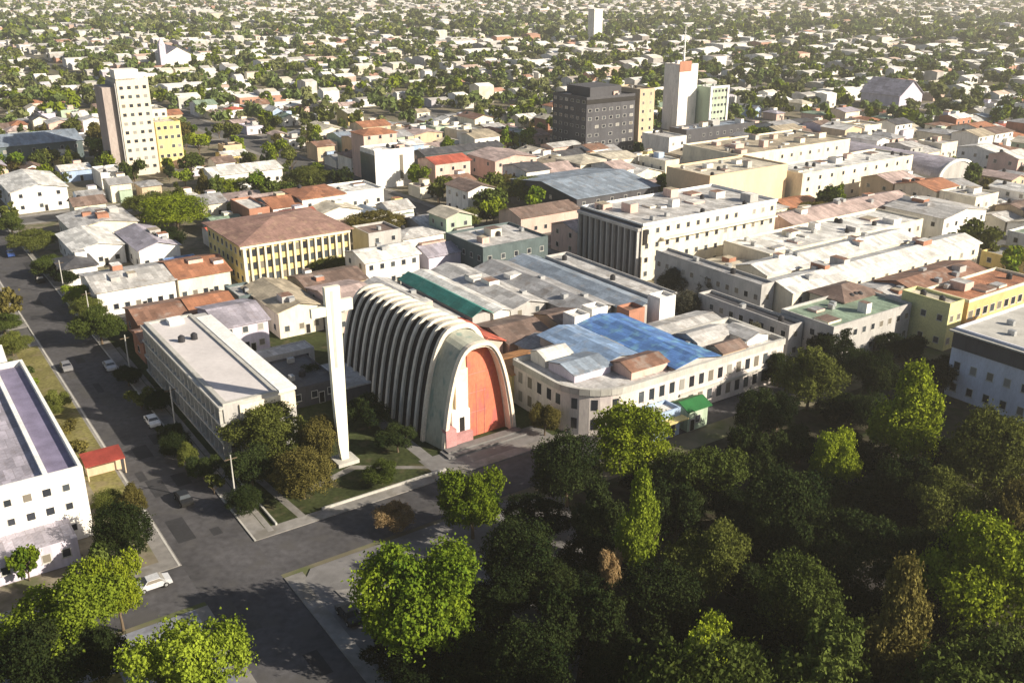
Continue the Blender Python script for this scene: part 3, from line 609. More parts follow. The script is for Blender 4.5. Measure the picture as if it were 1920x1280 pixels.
pale = bld('white_building', 'pale blue grey building with dark upper band in the shade at the right edge', 'building', 150.5, 48, 186, 84, 12.0, mat('wall_pale_blue', (.64, .66, .76), .85, .12, .4, (1, 1, .3), .08), 'pale grey', 'flat', wins=(12, 12, 0), clutter=6, par=.6, door=False, ht=1.5)
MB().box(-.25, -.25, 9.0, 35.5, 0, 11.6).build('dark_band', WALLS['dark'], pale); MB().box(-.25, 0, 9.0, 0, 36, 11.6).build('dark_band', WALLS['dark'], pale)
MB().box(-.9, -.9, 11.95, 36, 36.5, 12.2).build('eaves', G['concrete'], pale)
bld('building', 'long low building with cream flat roof above the white halls', 'building', 172, 143.5, 232, 158, 7.4, 'cream', 'white', 'flat', wins=(16, 0, 0), clutter=9)
bld('building', 'pinkish roofed row right of the cream flat roof', 'building', 200, 160, 252, 171, 7.6, 'pink', 'pink', 'x', 1.6, wins=(11, 0, 0), clutter=6)
bld('building', 'white roofed hall at the far right behind the market', 'building', 236, 140, 256, 158, 8.2, 'white', 'pale grey', 'y', 1.5, wins=(5, 3, 0))
bld('building', 'tall windowless tan block with smooth sunlit front', 'building', 207, 197.6, 241, 216, 12.6, mat('wall_tan_block', (.74, .56, .36), .9, .07, .3, (1, 1, .4), .06), 'cream', 'flat', wins=None, clutter=5, door=False)
bld('building', 'long cream roofed block right of the tan block', 'building', 243, 193, 300, 208, 10.0, 'cream', 'white', 'flat', wins=(10, 0, 0), clutter=8, door=False)
bld('building', 'wide pale tan flat roof behind the tan block', 'building', 242, 219, 300, 245, 12.0, 'cream', 'tan', 'flat', wins=(12, 0, 0), clutter=8, door=False)
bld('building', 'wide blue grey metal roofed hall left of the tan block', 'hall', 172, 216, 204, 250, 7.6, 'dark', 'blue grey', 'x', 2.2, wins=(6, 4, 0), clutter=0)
bld('building', 'low hall with patched brown roof in front of the blue grey hall', 'hall', 150, 213, 170.5, 224, 5.6, 'pink', 'mottled brown', 'x', 1.5, wins=(6, 2, 0), clutter=0)
bld('building', 'low pink and white roofed shops behind the dark finned block', 'shops', 150, 188, 198, 199, 7.0, 'pink', 'pink', 'x', 1.5, wins=(9, 2, 0), clutter=4)
# hangar with an arched white end
x, y = w(303, 184); hg = thing('hangar', 'long lilac barrel roofed hangar with a white arched end', 'hangar', x, y, .0); OCC.append((286, 324, 180, 262))
def barrel(root, W, D, h, rise, m, em, n=16):
    b = MB(); P = [(W / 2 - W / 2 * math.cos(math.pi * i / n), h + rise * math.sin(math.pi * i / n)) for i in range(n + 1)]
    for i in range(n): b.poly([(P[i][0], 0, P[i][1]), (P[i + 1][0], 0, P[i + 1][1]), (P[i + 1][0], D, P[i + 1][1]), (P[i][0], D, P[i][1])])
    b.build('roof', m, root)
    b = MB(); b.poly([(0, 0, 0), (W, 0, 0)] + [(p[0], 0, p[1]) for p in P[::-1]]); b.build('end_wall', em, root)
    b = MB(); b.box(0, 0, 0, .2, D, h); b.box(W - .2, 0, 0, W, D, h); b.build('side_wall', WALLS['grey'], root)
    b = MB(); K = 1.06
    for i in range(n):
        q = lambda p, k: ((p[0] - W / 2) * k + W / 2, -.35, h + (p[1] - h) * k)
        b.poly([q(P[i], .9), q(P[i + 1], .9), q(P[i + 1], K), q(P[i], K)]); b.poly([(q(P[i], K)[0], -.35, q(P[i], K)[2]), (q(P[i + 1], K)[0], -.35, q(P[i + 1], K)[2]), (P[i + 1][0], .4, q(P[i + 1], K)[2]), (P[i][0], .4, q(P[i], K)[2])])
    b.build('arch_rim', G['whitemark'], root)
barrel(hg, 20, 74, 4.0, 5.0, ROOFS['lilac'], WALLS['grey'])

# ------------------------------------------------------------------ buildings of the middle distance
def tower(name, label, s0, t0, W, D, h, wall, roof='grey', **k): return bld(name, label, 'tower', s0, t0, s0 + W, t0 + D, h, wall, roof, door=False, **k)
tw = tower('apartment_tower', 'tall cream white high-rise with shaded ribbed side on the left', 82, 362, 11, 15, 33.5, mat('wall_tower', (.62, .57, .47), .85, .06, .2, (1, 1, .3), .05), 'white', wins=None, clutter=2)
for i in range(9): MB().box(-.5, .3 + i * 1.7, 0, 0, .75 + i * 1.7, 32.5).build('rib', WALLS['grey'], tw)
for z in range(10):
    for i in range(4): window(tw, 1.5 + i * 2.65, 0, 3 + z * 3.1, 1.2, 1.1, 'f', WIND)
MB().box(0, 0, 33.5, 8, 7, 37).build('lift_house', WALLS['white'], tw); MB().box(9, 4, 33.5, 12, 9, 35.2).build('lift_house', WALLS['white'], tw)
MB().box(-4.5, 2, 0, 0, 14, 31.2).build('side_wing', mat('wall_taupe', (.36, .31, .29), .85, .12, .4, (1, 1, .3)), tw)
tower('apartment_tower', 'yellow lower wing beside the cream high-rise', 94.5, 366, 9, 12, 17, 'yellow', 'cream', wins=(4, 0, 0), wd_=1.4)
tower('apartment_tower', 'pale block stepping down right of the cream high-rise', 95, 380, 8, 14, 20, 'cream', 'cream', wins=(3, 0, 0))
bld('house', 'low white flat annex at the foot of the cream high-rise', 'annex', 69, 345, 77, 358, 5, 'white', 'white')
bld('office_building', 'white block with dark glass side in front of the red roofed block', 'building', 145.5, 292, 160.5, 303, 12.4, 'white', 'white', wins=None, clutter=3, door=False)
ob = THINGS[-1]; MB().box(-.2, .4, 1, 0, 10.6, 11.4).build('glass_side', mat('glass_side', (.03, .06, .08), .2, .2), ob); MB().box(9.4, -.15, 2.5, 10.6, 0, 10.8).build('slot_window', G['glass'], ob)
bld('office_building', 'terracotta topped block behind the white glass sided block', 'building', 150, 309, 163, 319, 15.6, 'pink', 'terracotta', 'hip', 1.4, wins=(3, 0, 0), door=False)
bld('shop_building', 'low block with bright red roof right of the white glass sided block', 'building', 163, 282, 177, 294, 8.4, 'pink', 'red', 'x', 1.4, wins=(3, 1, 0))
bld('hall', 'wide low white roof left of the white glass sided block', 'hall', 121, 270, 137, 284, 5.0, 'white', 'white', 'flat', wins=(4, 1, 0))
bld('hall', 'white gabled hall among trees in front of the cream high-rise', 'hall', 99, 320, 123.5, 334, 5.4, 'white', 'white', 'x', 1.6, wins=(6, 1, 0))
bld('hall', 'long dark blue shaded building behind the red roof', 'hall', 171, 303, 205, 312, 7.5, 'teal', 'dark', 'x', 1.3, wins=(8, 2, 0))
bld('hall', 'pale pink roofed hall right of the red roof', 'hall', 186, 280, 204, 298, 7.2, 'pink', 'pink', 'y', 1.5, wins=(4, 2, 0))
dt = tower('office_tower', 'dark charcoal office block with stepped top in the middle distance', 241, 298, 25, 22, 22.6, 'dark', 'dark', wins=(7, 6, 0), clutter=4, me=WIN, ht=1.2, wd_=1.8)
MB().box(4, 3, 22.7, 20, 18, 26.4).build('upper_storey', WALLS['dark'], dt); MB().box(-.2, -.3, 20.6, 25, 0, 22.2).build('dark_band', G['door'], dt)
tower('office_tower', 'brown tan slab touching the charcoal office block', 268.5, 298, 8, 16, 24, 'tan', 'tan', wins=(2, 0, 0))
mt = tower('antenna_tower', 'slim white tower with red top and antenna mast', 317, 326, 11.5, 10, 29, 'white', 'rust', wins=None, clutter=0)
MB().box(-.3, -.3, 26.5, 7, 0, 31).build('sign_panel', WALLS['brick'], mt)
b = MB(); b.tube([(7, 5, 29), (7, 5, 38), (7, 5, 46)], [.55, .35, .12], 6)
for z in range(31, 45, 2): b.box(6.2, 4.9, z, 7.8, 5.1, z + .12)
b.build('mast', G['whitemark'], mt)
pf_ = tower('office_tower', 'grey block in a white frame right of the antenna tower', 329.5, 318, 11, 10, 19, 'green', 'white', wins=(5, 0, 0), clutter=3, wd_=1.6)
b = MB(); b.box(-.5, -.5, 0, .6, 0, 20); b.box(10.4, -.5, 0, 11.5, 0, 20); b.box(.6, -.5, 19, 10.4, 0, 20); b.build('white_frame', G['whitemark'], pf_)
bld('hall', 'long low dark grey building in front of the antenna tower', 'hall', 282, 284, 322, 294, 8.4, 'dark', 'blue grey', 'flat', wins=(10, 0, 0), clutter=4)
bld('hall', 'teal and white roofed hall at the left edge before the cream high-rise', 'hall', 46, 404, 76, 430, 8.2, 'teal', 'blue grey', 'x', 2.6, wins=(6, 2, 0))
bld('hall', 'broad white roofed hall at the far left edge', 'hall', 18, 560, 60, 590, 9, 'white', 'white', 'x', 2, wins=(5, 0, 0))
bld('hall', 'white hall at the left edge nearer than the teal roof', 'hall', 38, 322, 54, 350, 7, 'white', 'white', 'y', 1.6, wins=(3, 3, 0))
x, y = at(1115, 78); wt = thing('water_tower', 'tiny far white tower standing above the distant trees', 'tower', x, y, 0); OCC.append((to_st(x, y)[0] - 15, to_st(x, y)[0] + 15, to_st(x, y)[1] - 15, to_st(x, y)[1] + 15))
MB().box(-5.5, -5, 0, 5.5, 5, 30).build('wall', WALLS['white'], wt); MB().box(-6, -5.5, 30, 6, 5.5, 32).build('cornice', WALLS['white'], wt)
x, y = at(338, 130); d_ = thing('church', 'distant white domed church beyond the cream high-rise', 'church', x, y, 0); q_ = to_st(x, y); OCC.append((q_[0] - 25, q_[0] + 25, q_[1] - 20, q_[1] + 30))
MB().box(-9, 0, 0, 9, 30, 11, 0, False).build('wall', WALLS['white'], d_); gable_roof(d_, 18, 30, 11, ROOFS['lilac'], 5, .6, 'y', -9, 0, WALLS['white'])
b = MB(); b.box(-14, -2, 0, -9.5, 3, 18); b.tube([(-11.75, .5, 18), (-11.75, .5, 23)], [3, .1], 8); b.build('bell_tower', WALLS['lilac'], d_)
x, y = at(1705, 205); d_ = thing('church', 'distant lilac gabled church among dark trees on the right', 'church', x, y, 0); q_ = to_st(x, y); OCC.append((q_[0] - 18, q_[0] + 22, q_[1] - 10, q_[1] + 30))
MB().box(-10, 0, 0, 10, 24, 8, 0, False).build('wall', WALLS['lilac'], d_); gable_roof(d_, 20, 24, 8, ROOFS['lilac'], 7, .8, 'y', -10, 0, WALLS['lilac'])

# ------------------------------------------------------------------ the row of houses between the avenue and the yellow building
bld('row_house', 'long white fronted row house with terracotta roof end by the avenue trees', 'house', 37.5, 210, 54, 226, 5.8, 'white', 'pale grey', 'x', 1.5, wins=(7, 3, 0), clutter=0)
bld('row_house', 'white fronted house with terracotta roof next to the yellow building', 'house', 54.6, 210, 66.5, 226, 5.8, 'cream', 'terracotta', 'x', 1.8, wins=(5, 0, 0))
bld('house', 'low house with patched rust roof in front of the white row house', 'house', 40.5, 188, 50, 199.6, 4.8, 'brick', 'rust', 'x', 1.3, wins=(3, 2, 0))
bld('house', 'low house with pinkish roof beside the patched rust roof', 'house', 51, 188, 60, 199, 5.0, 'pink', 'terracotta', 'x', 1.3, wins=(3, 0, 0))
bld('house', 'dark brown roofed shed just behind the louvred grey block', 'shed', 38.4, 178, 49.6, 185.5, 4.6, 'brick', 'rust', 'x', 1.0, wins=(3, 1, 0))
bld('house', 'lilac white house with stepped gable between the grey block and the tall cross', 'house', 51.6, 172, 60.8, 186.5, 6.4, 'lilac', 'lilac', 'x', 1.6, wins=(3, 2, 0))
bld('house', 'cream house behind the tall cross with a tan roof', 'house', 64.5, 176, 74, 196, 5.8, 'cream', 'tan', 'y', 1.2, wins=(3, 4, 0))
bld('house', 'pinkish brick house behind the church apse', 'house', 75, 172, 84.6, 186, 6.4, 'pink', 'pink', 'x', 1.2, wins=(3, 2, 0))
bld('house', 'olive roofed house in front of the yellow building', 'house', 76, 188, 90, 199, 5.4, 'tan', 'mottled brown', 'x', 1.3, wins=(4, 2, 0))
bld('house', 'small teal walled house at the foot of the yellow building', 'house', 61.4, 190, 66.4, 199, 5.2, 'teal', 'pale grey', 'flat', wins=(1, 2, 0))
bld('house', 'low white roofed house left of the blue canopy', 'house', 41, 250, 53, 270, 5.0, 'white', 'white', 'y', 1.2, wins=(3, 4, 0))
bld('house', 'pale roofed house right behind the low white roofed house', 'house', 45, 272, 62, 290, 5.2, 'cream', 'pale grey', 'y', 1.4, wins=(4, 4, 0))
bld('house', 'white and lilac roofed house near the big green trees', 'house', 54, 240, 64, 262, 5.4, 'white', 'lilac', 'y', 1.5, wins=(3, 4, 0))
bld('canopy', 'small bright blue sheet canopy by the trees left of the yellow building', 'canopy', 58.4, 229.5, 66, 236, 3.4, 'blue', 'blue', 'flat', clutter=0, wins=None, door=False, par=.1)
bld('house', 'long white roofed slab linking the grey block and the church yard', 'shed', 51.5, 160, 65, 164.4, 3.2, 'grey', 'pale grey', 'flat', clutter=0, wins=(4, 0, 0), par=.2)
bld('house', 'flat dark roofed workshop in the shaded yard beside the grey block', 'workshop', 53, 143, 62, 157, 3.4, 'dark', 'dark', 'flat', clutter=3, wins=(3, 3, 0), par=.3)
bld('house', 'cream walled house at the left edge beyond the white building', 'house', -8, 186, 15, 204, 7.6, 'cream', 'cream', 'flat', wins=(8, 0, 0), clutter=3)
bld('house', 'long white gabled hall behind the parapet roof at the left edge', 'hall', -26, 178, 15, 185, 6.4, 'white', 'white', 'x', 1.5, wins=(9, 0, 0))

# ------------------------------------------------------------------ trees, one call each: pixel of the crown's middle, radius in pixels, height, tone, label
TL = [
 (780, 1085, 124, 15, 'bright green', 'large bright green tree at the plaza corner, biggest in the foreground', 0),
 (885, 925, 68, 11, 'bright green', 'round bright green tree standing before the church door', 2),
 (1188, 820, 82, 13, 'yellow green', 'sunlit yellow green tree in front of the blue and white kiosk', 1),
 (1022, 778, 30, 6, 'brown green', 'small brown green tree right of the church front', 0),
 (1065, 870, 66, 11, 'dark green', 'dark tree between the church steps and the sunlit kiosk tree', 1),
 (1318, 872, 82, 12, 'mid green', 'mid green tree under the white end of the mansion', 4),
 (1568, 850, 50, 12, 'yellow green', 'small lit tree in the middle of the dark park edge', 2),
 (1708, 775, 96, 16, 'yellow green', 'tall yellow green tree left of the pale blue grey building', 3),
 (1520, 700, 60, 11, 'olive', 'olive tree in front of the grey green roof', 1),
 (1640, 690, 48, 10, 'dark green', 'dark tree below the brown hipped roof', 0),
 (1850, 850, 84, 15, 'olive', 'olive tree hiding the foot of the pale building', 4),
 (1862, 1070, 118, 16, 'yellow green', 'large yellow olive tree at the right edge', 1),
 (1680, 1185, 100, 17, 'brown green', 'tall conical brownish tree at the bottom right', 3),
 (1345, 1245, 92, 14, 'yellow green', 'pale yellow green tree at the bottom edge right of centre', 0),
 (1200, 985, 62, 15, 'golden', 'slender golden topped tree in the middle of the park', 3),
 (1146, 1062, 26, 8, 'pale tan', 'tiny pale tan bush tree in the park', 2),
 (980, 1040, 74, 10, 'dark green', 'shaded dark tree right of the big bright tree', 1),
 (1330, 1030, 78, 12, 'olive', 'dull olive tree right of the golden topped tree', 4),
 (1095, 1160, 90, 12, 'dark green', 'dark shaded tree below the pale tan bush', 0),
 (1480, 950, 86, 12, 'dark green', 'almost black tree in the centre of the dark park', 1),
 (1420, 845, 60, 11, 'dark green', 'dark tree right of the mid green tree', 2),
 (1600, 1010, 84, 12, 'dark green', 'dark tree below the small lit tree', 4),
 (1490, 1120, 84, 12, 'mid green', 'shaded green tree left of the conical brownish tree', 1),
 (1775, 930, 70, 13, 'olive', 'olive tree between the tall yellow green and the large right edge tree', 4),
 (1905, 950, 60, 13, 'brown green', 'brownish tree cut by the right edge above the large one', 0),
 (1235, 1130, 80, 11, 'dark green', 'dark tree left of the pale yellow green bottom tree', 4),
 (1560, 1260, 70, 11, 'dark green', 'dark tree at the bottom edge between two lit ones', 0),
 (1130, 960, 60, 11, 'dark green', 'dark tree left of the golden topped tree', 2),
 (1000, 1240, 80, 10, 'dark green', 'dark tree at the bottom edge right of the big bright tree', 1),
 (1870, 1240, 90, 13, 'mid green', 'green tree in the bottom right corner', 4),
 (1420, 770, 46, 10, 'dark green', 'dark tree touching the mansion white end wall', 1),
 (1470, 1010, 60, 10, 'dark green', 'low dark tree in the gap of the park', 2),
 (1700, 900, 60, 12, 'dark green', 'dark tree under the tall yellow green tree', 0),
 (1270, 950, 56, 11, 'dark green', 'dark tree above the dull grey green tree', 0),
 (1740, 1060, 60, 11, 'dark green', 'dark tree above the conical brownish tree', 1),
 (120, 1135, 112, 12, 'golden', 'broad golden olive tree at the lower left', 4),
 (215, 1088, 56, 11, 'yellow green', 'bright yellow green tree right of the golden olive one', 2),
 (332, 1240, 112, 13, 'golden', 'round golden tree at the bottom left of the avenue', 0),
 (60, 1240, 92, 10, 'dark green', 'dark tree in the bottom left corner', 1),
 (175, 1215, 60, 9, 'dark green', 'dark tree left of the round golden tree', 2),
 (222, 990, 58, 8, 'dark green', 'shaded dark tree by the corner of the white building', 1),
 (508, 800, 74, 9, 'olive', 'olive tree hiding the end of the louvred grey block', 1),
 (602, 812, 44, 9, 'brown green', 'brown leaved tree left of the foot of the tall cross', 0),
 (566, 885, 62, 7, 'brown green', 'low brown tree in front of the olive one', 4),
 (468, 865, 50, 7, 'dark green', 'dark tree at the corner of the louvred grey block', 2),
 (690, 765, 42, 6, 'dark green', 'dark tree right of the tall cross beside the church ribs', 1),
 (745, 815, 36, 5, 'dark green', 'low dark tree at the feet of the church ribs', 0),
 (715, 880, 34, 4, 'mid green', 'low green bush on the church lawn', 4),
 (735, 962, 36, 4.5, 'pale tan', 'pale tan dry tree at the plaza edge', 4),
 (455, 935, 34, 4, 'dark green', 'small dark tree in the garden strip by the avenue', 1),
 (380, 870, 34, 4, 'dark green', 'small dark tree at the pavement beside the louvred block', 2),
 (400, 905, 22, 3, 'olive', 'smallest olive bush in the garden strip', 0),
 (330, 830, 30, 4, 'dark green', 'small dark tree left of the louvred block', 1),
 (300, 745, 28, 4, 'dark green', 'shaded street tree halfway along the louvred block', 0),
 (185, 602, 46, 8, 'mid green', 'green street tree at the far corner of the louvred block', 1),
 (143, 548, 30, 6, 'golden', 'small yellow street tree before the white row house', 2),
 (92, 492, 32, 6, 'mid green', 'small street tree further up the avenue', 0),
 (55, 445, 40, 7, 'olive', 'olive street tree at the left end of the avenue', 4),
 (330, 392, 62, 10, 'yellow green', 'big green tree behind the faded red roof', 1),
 (282, 372, 44, 9, 'olive', 'olive tree left of the big green one', 4),
 (315, 445, 44, 8, 'dark green', 'dark tree above the blue canopy', 0),
 (430, 345, 36, 7, 'yellow green', 'light tree in front of the white gabled hall', 2),
 (570, 330, 46, 8, 'olive', 'olive tree right of the white gabled hall', 1),
 (990, 352, 46, 9, 'olive', 'dark olive tree in front of the blue grey hall', 1),
 (940, 340, 34, 8, 'brown green', 'brown tree left of the dark olive tree', 0),
 (700, 412, 54, 8, 'brown green', 'brown olive tree behind the yellow building', 4),
 (868, 405, 38, 7, 'olive', 'olive tree right of the brown olive tree', 2),
 (1530, 392, 38, 8, 'brown green', 'brown tree at the end of the sunlit cream side', 0),
 (1455, 455, 40, 5, 'dark green', 'low dark tree at the foot of the cream side', 4),
 (1345, 530, 44, 8, 'dusty grey green', 'large dusty grey tree in the shaded street', 1),
 
 (1285, 572, 38, 7, 'dusty grey green', 'dusty grey tree left of the large dusty one', 4),
 (1390, 625, 40, 8, 'dusty grey green', 'dusty grey tree above the mansion roof end', 2),
 (1265, 520, 34, 7, 'dusty grey green', 'dusty tree at the corner below the finned block', 1),
 (25, 690, 24, 4, 'olive', 'first bush of the verge at the left edge', 2), (55, 725, 24, 3.5, 'golden', 'yellow bush of the verge by the white gable', 0),
 (88, 765, 26, 3.5, 'olive', 'olive bush of the verge beside the parapet', 4), (118, 800, 22, 3, 'brown green', 'brown bush of the verge above the red awning', 1),
 (238, 700, 26, 4, 'dark green', 'dark kerb tree nearest the upper end of the louvred block', 0), (262, 742, 24, 4, 'olive', 'olive kerb tree below the upper dark kerb tree', 1), (318, 806, 26, 3.6, 'dark green', 'dark bush by the middle of the louvred side', 2), (350, 852, 28, 4, 'olive', 'olive bush by the near end of the louvred side', 3), (118, 515, 26, 5, 'dark green', 'dark street tree beside the white row house corner', 0), (160, 575, 30, 5, 'olive', 'olive street tree below the small yellow one', 1), (20, 415, 34, 6, 'mid green', 'street tree at the very top of the avenue', 2), (40, 705, 24, 4, 'mid green', 'green bush of the verge beside the painted lilac parapet shade', 1), (105, 745, 26, 4, 'olive', 'olive roadside tree opposite the white parapet', 0), (5, 600, 30, 5, 'mid green', 'green verge tree touching the left edge of the picture', 4),
 (250, 935, 34, 5, 'brown green', 'brownish tree below the red awning', 3), (200, 940, 30, 4, 'olive', 'olive bush between the red awning and white wall', 4),
 (20, 640, 30, 5, 'olive', 'taller verge bush nearest the left edge', 1),
 (150, 838, 24, 3.5, 'brown green', 'brown bush left of the red awning', 4),
 (585, 700, 30, 4, 'dark green', 'dark shrub in the shaded yard left of the tall cross', 1),
 (545, 575, 40, 7, 'olive', 'olive tree between the lilac house and the tall cross', 0),
 (625, 490, 36, 6, 'olive', 'olive tree at the foot of the yellow front', 4),
]
for (px, py, rp, h, tone, label, form) in TL:
    x, y = at(px, py, h * .62); k = proj(x, y, h * .6)[2]
    near = rp > 33
    tree(x, y, rp / k * 1.02, h, tone, label, near or rp > 24, form)

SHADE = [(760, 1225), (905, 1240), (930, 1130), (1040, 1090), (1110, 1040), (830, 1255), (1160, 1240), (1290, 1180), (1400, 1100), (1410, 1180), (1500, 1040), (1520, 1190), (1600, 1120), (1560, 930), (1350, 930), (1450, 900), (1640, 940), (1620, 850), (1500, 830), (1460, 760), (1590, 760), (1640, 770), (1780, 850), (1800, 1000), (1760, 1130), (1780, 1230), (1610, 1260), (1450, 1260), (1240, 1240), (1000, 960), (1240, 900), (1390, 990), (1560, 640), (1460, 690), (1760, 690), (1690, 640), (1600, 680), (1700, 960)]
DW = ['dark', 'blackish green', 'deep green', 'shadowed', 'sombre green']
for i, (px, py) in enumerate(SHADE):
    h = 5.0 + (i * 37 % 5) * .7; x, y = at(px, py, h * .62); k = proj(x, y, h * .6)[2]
    tree(x, y, random.uniform(3.8, 5.4), h, ('shade green', 'dark green', 'shade green', 'dark green', 'shade green')[i % 5], f"{DW[i % 5]} tree in the {'bottom' if py > 1150 else 'far' if py < 800 else 'middle'} {'left' if px < 1150 else 'centre' if px < 1500 else 'right'} of the shaded park", True, i % 5)  # shade green fillers carry the park's shade in their leaf colour
# unseen taller trees, added below the frame to shade the plaza
for i, (s, t, r_, h) in enumerate([(40, 42, 6.5, 15), (50, 44, 7, 17), (61, 40, 7, 17), (46, 30, 7, 18), (58, 28, 7, 18), (72, 30, 8, 18), (34, 30, 6, 15), (84, 20, 8, 18), (16, 52, 6, 12), (96, 12, 8, 18)]):
    x, y = w(s, t); tree(x, y, r_, h, 'mid green', 'unseen shade tree, added just below the bottom edge of the picture', True, i % 5)

for (px, py, rp, h, tone, label, form) in TL:
    if py < 640 and rp >= 34:
        q = to_st(*at(px, py, h * .62)); OCC.append((q[0] - 4, q[0] + 4, q[1] - 9, q[1] + 4))
# ------------------------------------------------------------------ cars and small street things
def car_mesh():
    root_me = {}
    b = MB(); prof_ = [(-2.1, .35), (-2.1, .8), (-1.75, .92), (-1.2, .98), (-.7, 1.42), (.75, 1.45), (1.35, .98), (2.05, .85), (2.15, .4)]
    wv = [.80, .84, .86, .86, .68, .68, .86, .84, .80]
    n = len(prof_)
    for i in range(n - 1):
        (x0, z0), (x1, z1) = prof_[i], prof_[i + 1]; b.poly([(x0, -wv[i], z0), (x1, -wv[i + 1], z1), (x1, wv[i + 1], z1), (x0, wv[i], z0)][::-1])
        b.poly([(x0, -wv[i], z0), (x0, -.82, .3), (x1, -.82, .3), (x1, -wv[i + 1], z1)]); b.poly([(x0, wv[i], z0), (x1, wv[i + 1], z1), (x1, .82, .3), (x0, .82, .3)])
    b.poly([(-2.1, -.82, .3), (-2.1, .82, .3), (2.15, .82, .3), (2.15, -.82, .3)]); root_me['body'] = b
    b = MB()
    b.poly([(-1.14, -.78, 1.03), (-1.14, .78, 1.03), (-.76, .62, 1.38), (-.76, -.62, 1.38)][::-1]); root_me['rear_window'] = b
    for v in root_me['rear_window'].v: pass
    b = MB(); b.poly([(1.29, -.78, 1.04), (.81, -.62, 1.42), (.81, .62, 1.42), (1.29, .78, 1.04)][::-1]); root_me['windscreen'] = b
    b = MB()
    for s_ in (-1, 1): b.poly([(-.95, s_ * .83, 1.03), (1.1, s_ * .83, 1.03), (.7, s_ * .71, 1.36), (-.65, s_ * .71, 1.36)])
    root_me['side_window'] = b
    b = MB(); b.tube([(0, -.1, 0), (0, .1, 0)], [.32, .32], 14); root_me['wheel'] = b
    return root_me
CM = car_mesh(); PAINTS = {}
def carpaint(nm, c): PAINTS[nm] = mat('car_paint_' + nm, c, .3, .03, spec=.5)
for nm, c in (('white', (.8, .8, .8)), ('silver', (.5, .51, .53)), ('black', (.02, .02, .02)), ('red', (.45, .03, .02)), ('blue', (.04, .08, .25)), ('grey', (.2, .2, .21))): carpaint(nm, c)
CMS = {k: v.mesh(k, G['rubber'] if k == 'wheel' else G['glass']) for k, v in CM.items() if k != 'body'}
RIM = MB().tube([(0, -.012, 0), (0, .012, 0)], [.19, .19], 12).mesh('rim', G['metal'])
CB = {nm: CM['body'].mesh('body', PAINTS[nm]) for nm in PAINTS}
def car(s, t, colr, label, along_t=True, z=.03, flip=0):
    x, y = w(s, t); o = thing('car', label, 'car', x, y, z, TH + (math.pi / 2 if along_t else 0) + flip * math.pi, 'cars in the streets')
    link('body', CB[colr], o)
    for nm in ('rear_window', 'windscreen', 'side_window'): link(nm, CMS[nm], o, (-.02 if nm == 'rear_window' else .02 if nm == 'windscreen' else 0, 0, .015))
    for a in (-1.3, 1.35):
        for c in (-.78, .78): link('rim', RIM, link('wheel', CMS['wheel'], o, (a, c, .32)), (0, .1 if c > 0 else -.1, 0))
x, y = at(288, 1102); s, t = to_st(x, y)
car(s, t, 'silver', 'pale car on the paving beside the bright yellow green tree', False, .15)
x, y = at(655, 1160); s, t = to_st(x, y); car(s, t, 'black', 'black car at the edge of the big bright tree on the plaza', True, .15)
for px, py, c, lb in ((125, 692, 'grey', 'grey car on the avenue beside the louvred block'), (210, 690, 'silver', 'silver car parked on the right kerb of the avenue'), (296, 792, 'white', 'white car near the garden strip of the louvred block'),
                      (75, 528, 'black', 'black car at the small street trees'),
                      (20, 480, 'blue', 'blue car far up the avenue at the left edge'), (345, 940, 'black', 'black car on the avenue before the junction')):
    x, y = at(px, py); s, t = to_st(x, y)
    if c != 'silver' or py < 900: s = min(max(s, 25.4), 32.3)
    car(s, t, c, lb, py != 1000, .03)
# red awning kiosk on the left kerb
x, y = at(205, 885); aw = thing('kiosk', 'red awning kiosk with tan post on the left kerb of the avenue', 'kiosk', x, y, .0)
b = MB(); b.poly([(-3.4, -1.8, 2.7), (2.2, -1.8, 2.7), (2.2, 1.8, 3.3), (-3.4, 1.8, 3.3)]); b.poly([(-3.4, -1.8, 2.5), (2.2, -1.8, 2.5), (2.2, -1.8, 2.7), (-3.4, -1.8, 2.7)]); b.poly([(-3.4, -1.8, 2.6), (2.2, -1.8, 2.6), (2.2, 1.8, 3.2), (-3.4, 1.8, 3.2)][::-1])
b.build('awning', G['flowers'], aw); MB().box(-3, 0, 0, 1.8, 1.7, 2.6).build('booth', WALLS['tan'], aw)
for a in (-3.2, 2.0): MB().box(a, -1.6, 0, a + .14, -1.46, 2.6).build('post', WALLS['tan'], aw)
# low garden wall pieces and power poles along the avenue
for i, (s, t) in enumerate(((34.6, 118), (34.6, 146), (34.6, 174), (34.6, 205), (34.6, 232))):
    x, y = w(s, t); o = thing('power_pole', ('nearest power pole on the right kerb of the avenue', 'second power pole on the right kerb, by the louvred block', 'third power pole on the right kerb, past the louvred block', 'fourth power pole on the right kerb, by the white row house', 'farthest power pole on the right kerb')[i], 'pole', x, y, .1, TH, 'power poles along the avenue')
    MB().tube([(0, 0, 0), (0, 0, 8)], [.14, .09], 8).build('pole', G['concrete'], o); MB().box(-.9, -.05, 7.3, .9, .05, 7.42).build('crossarm', G['bark'], o)
for lab, s, t, L_, rz in (('low pale wall along the garden strip by the avenue', 37.2, 110, 18, 1), ('low pale wall between the church lawn and the cross street', 44, 110, 20, 0)):
    x, y = w(s, t); o = MB().box(0, 0, 0, .25 if rz else L_, L_ if rz else .25, .35).build('garden_wall', G['concrete'], None, (x, y, .13)); o.rotation_euler.z = TH; tag(o, lab, 'wall')

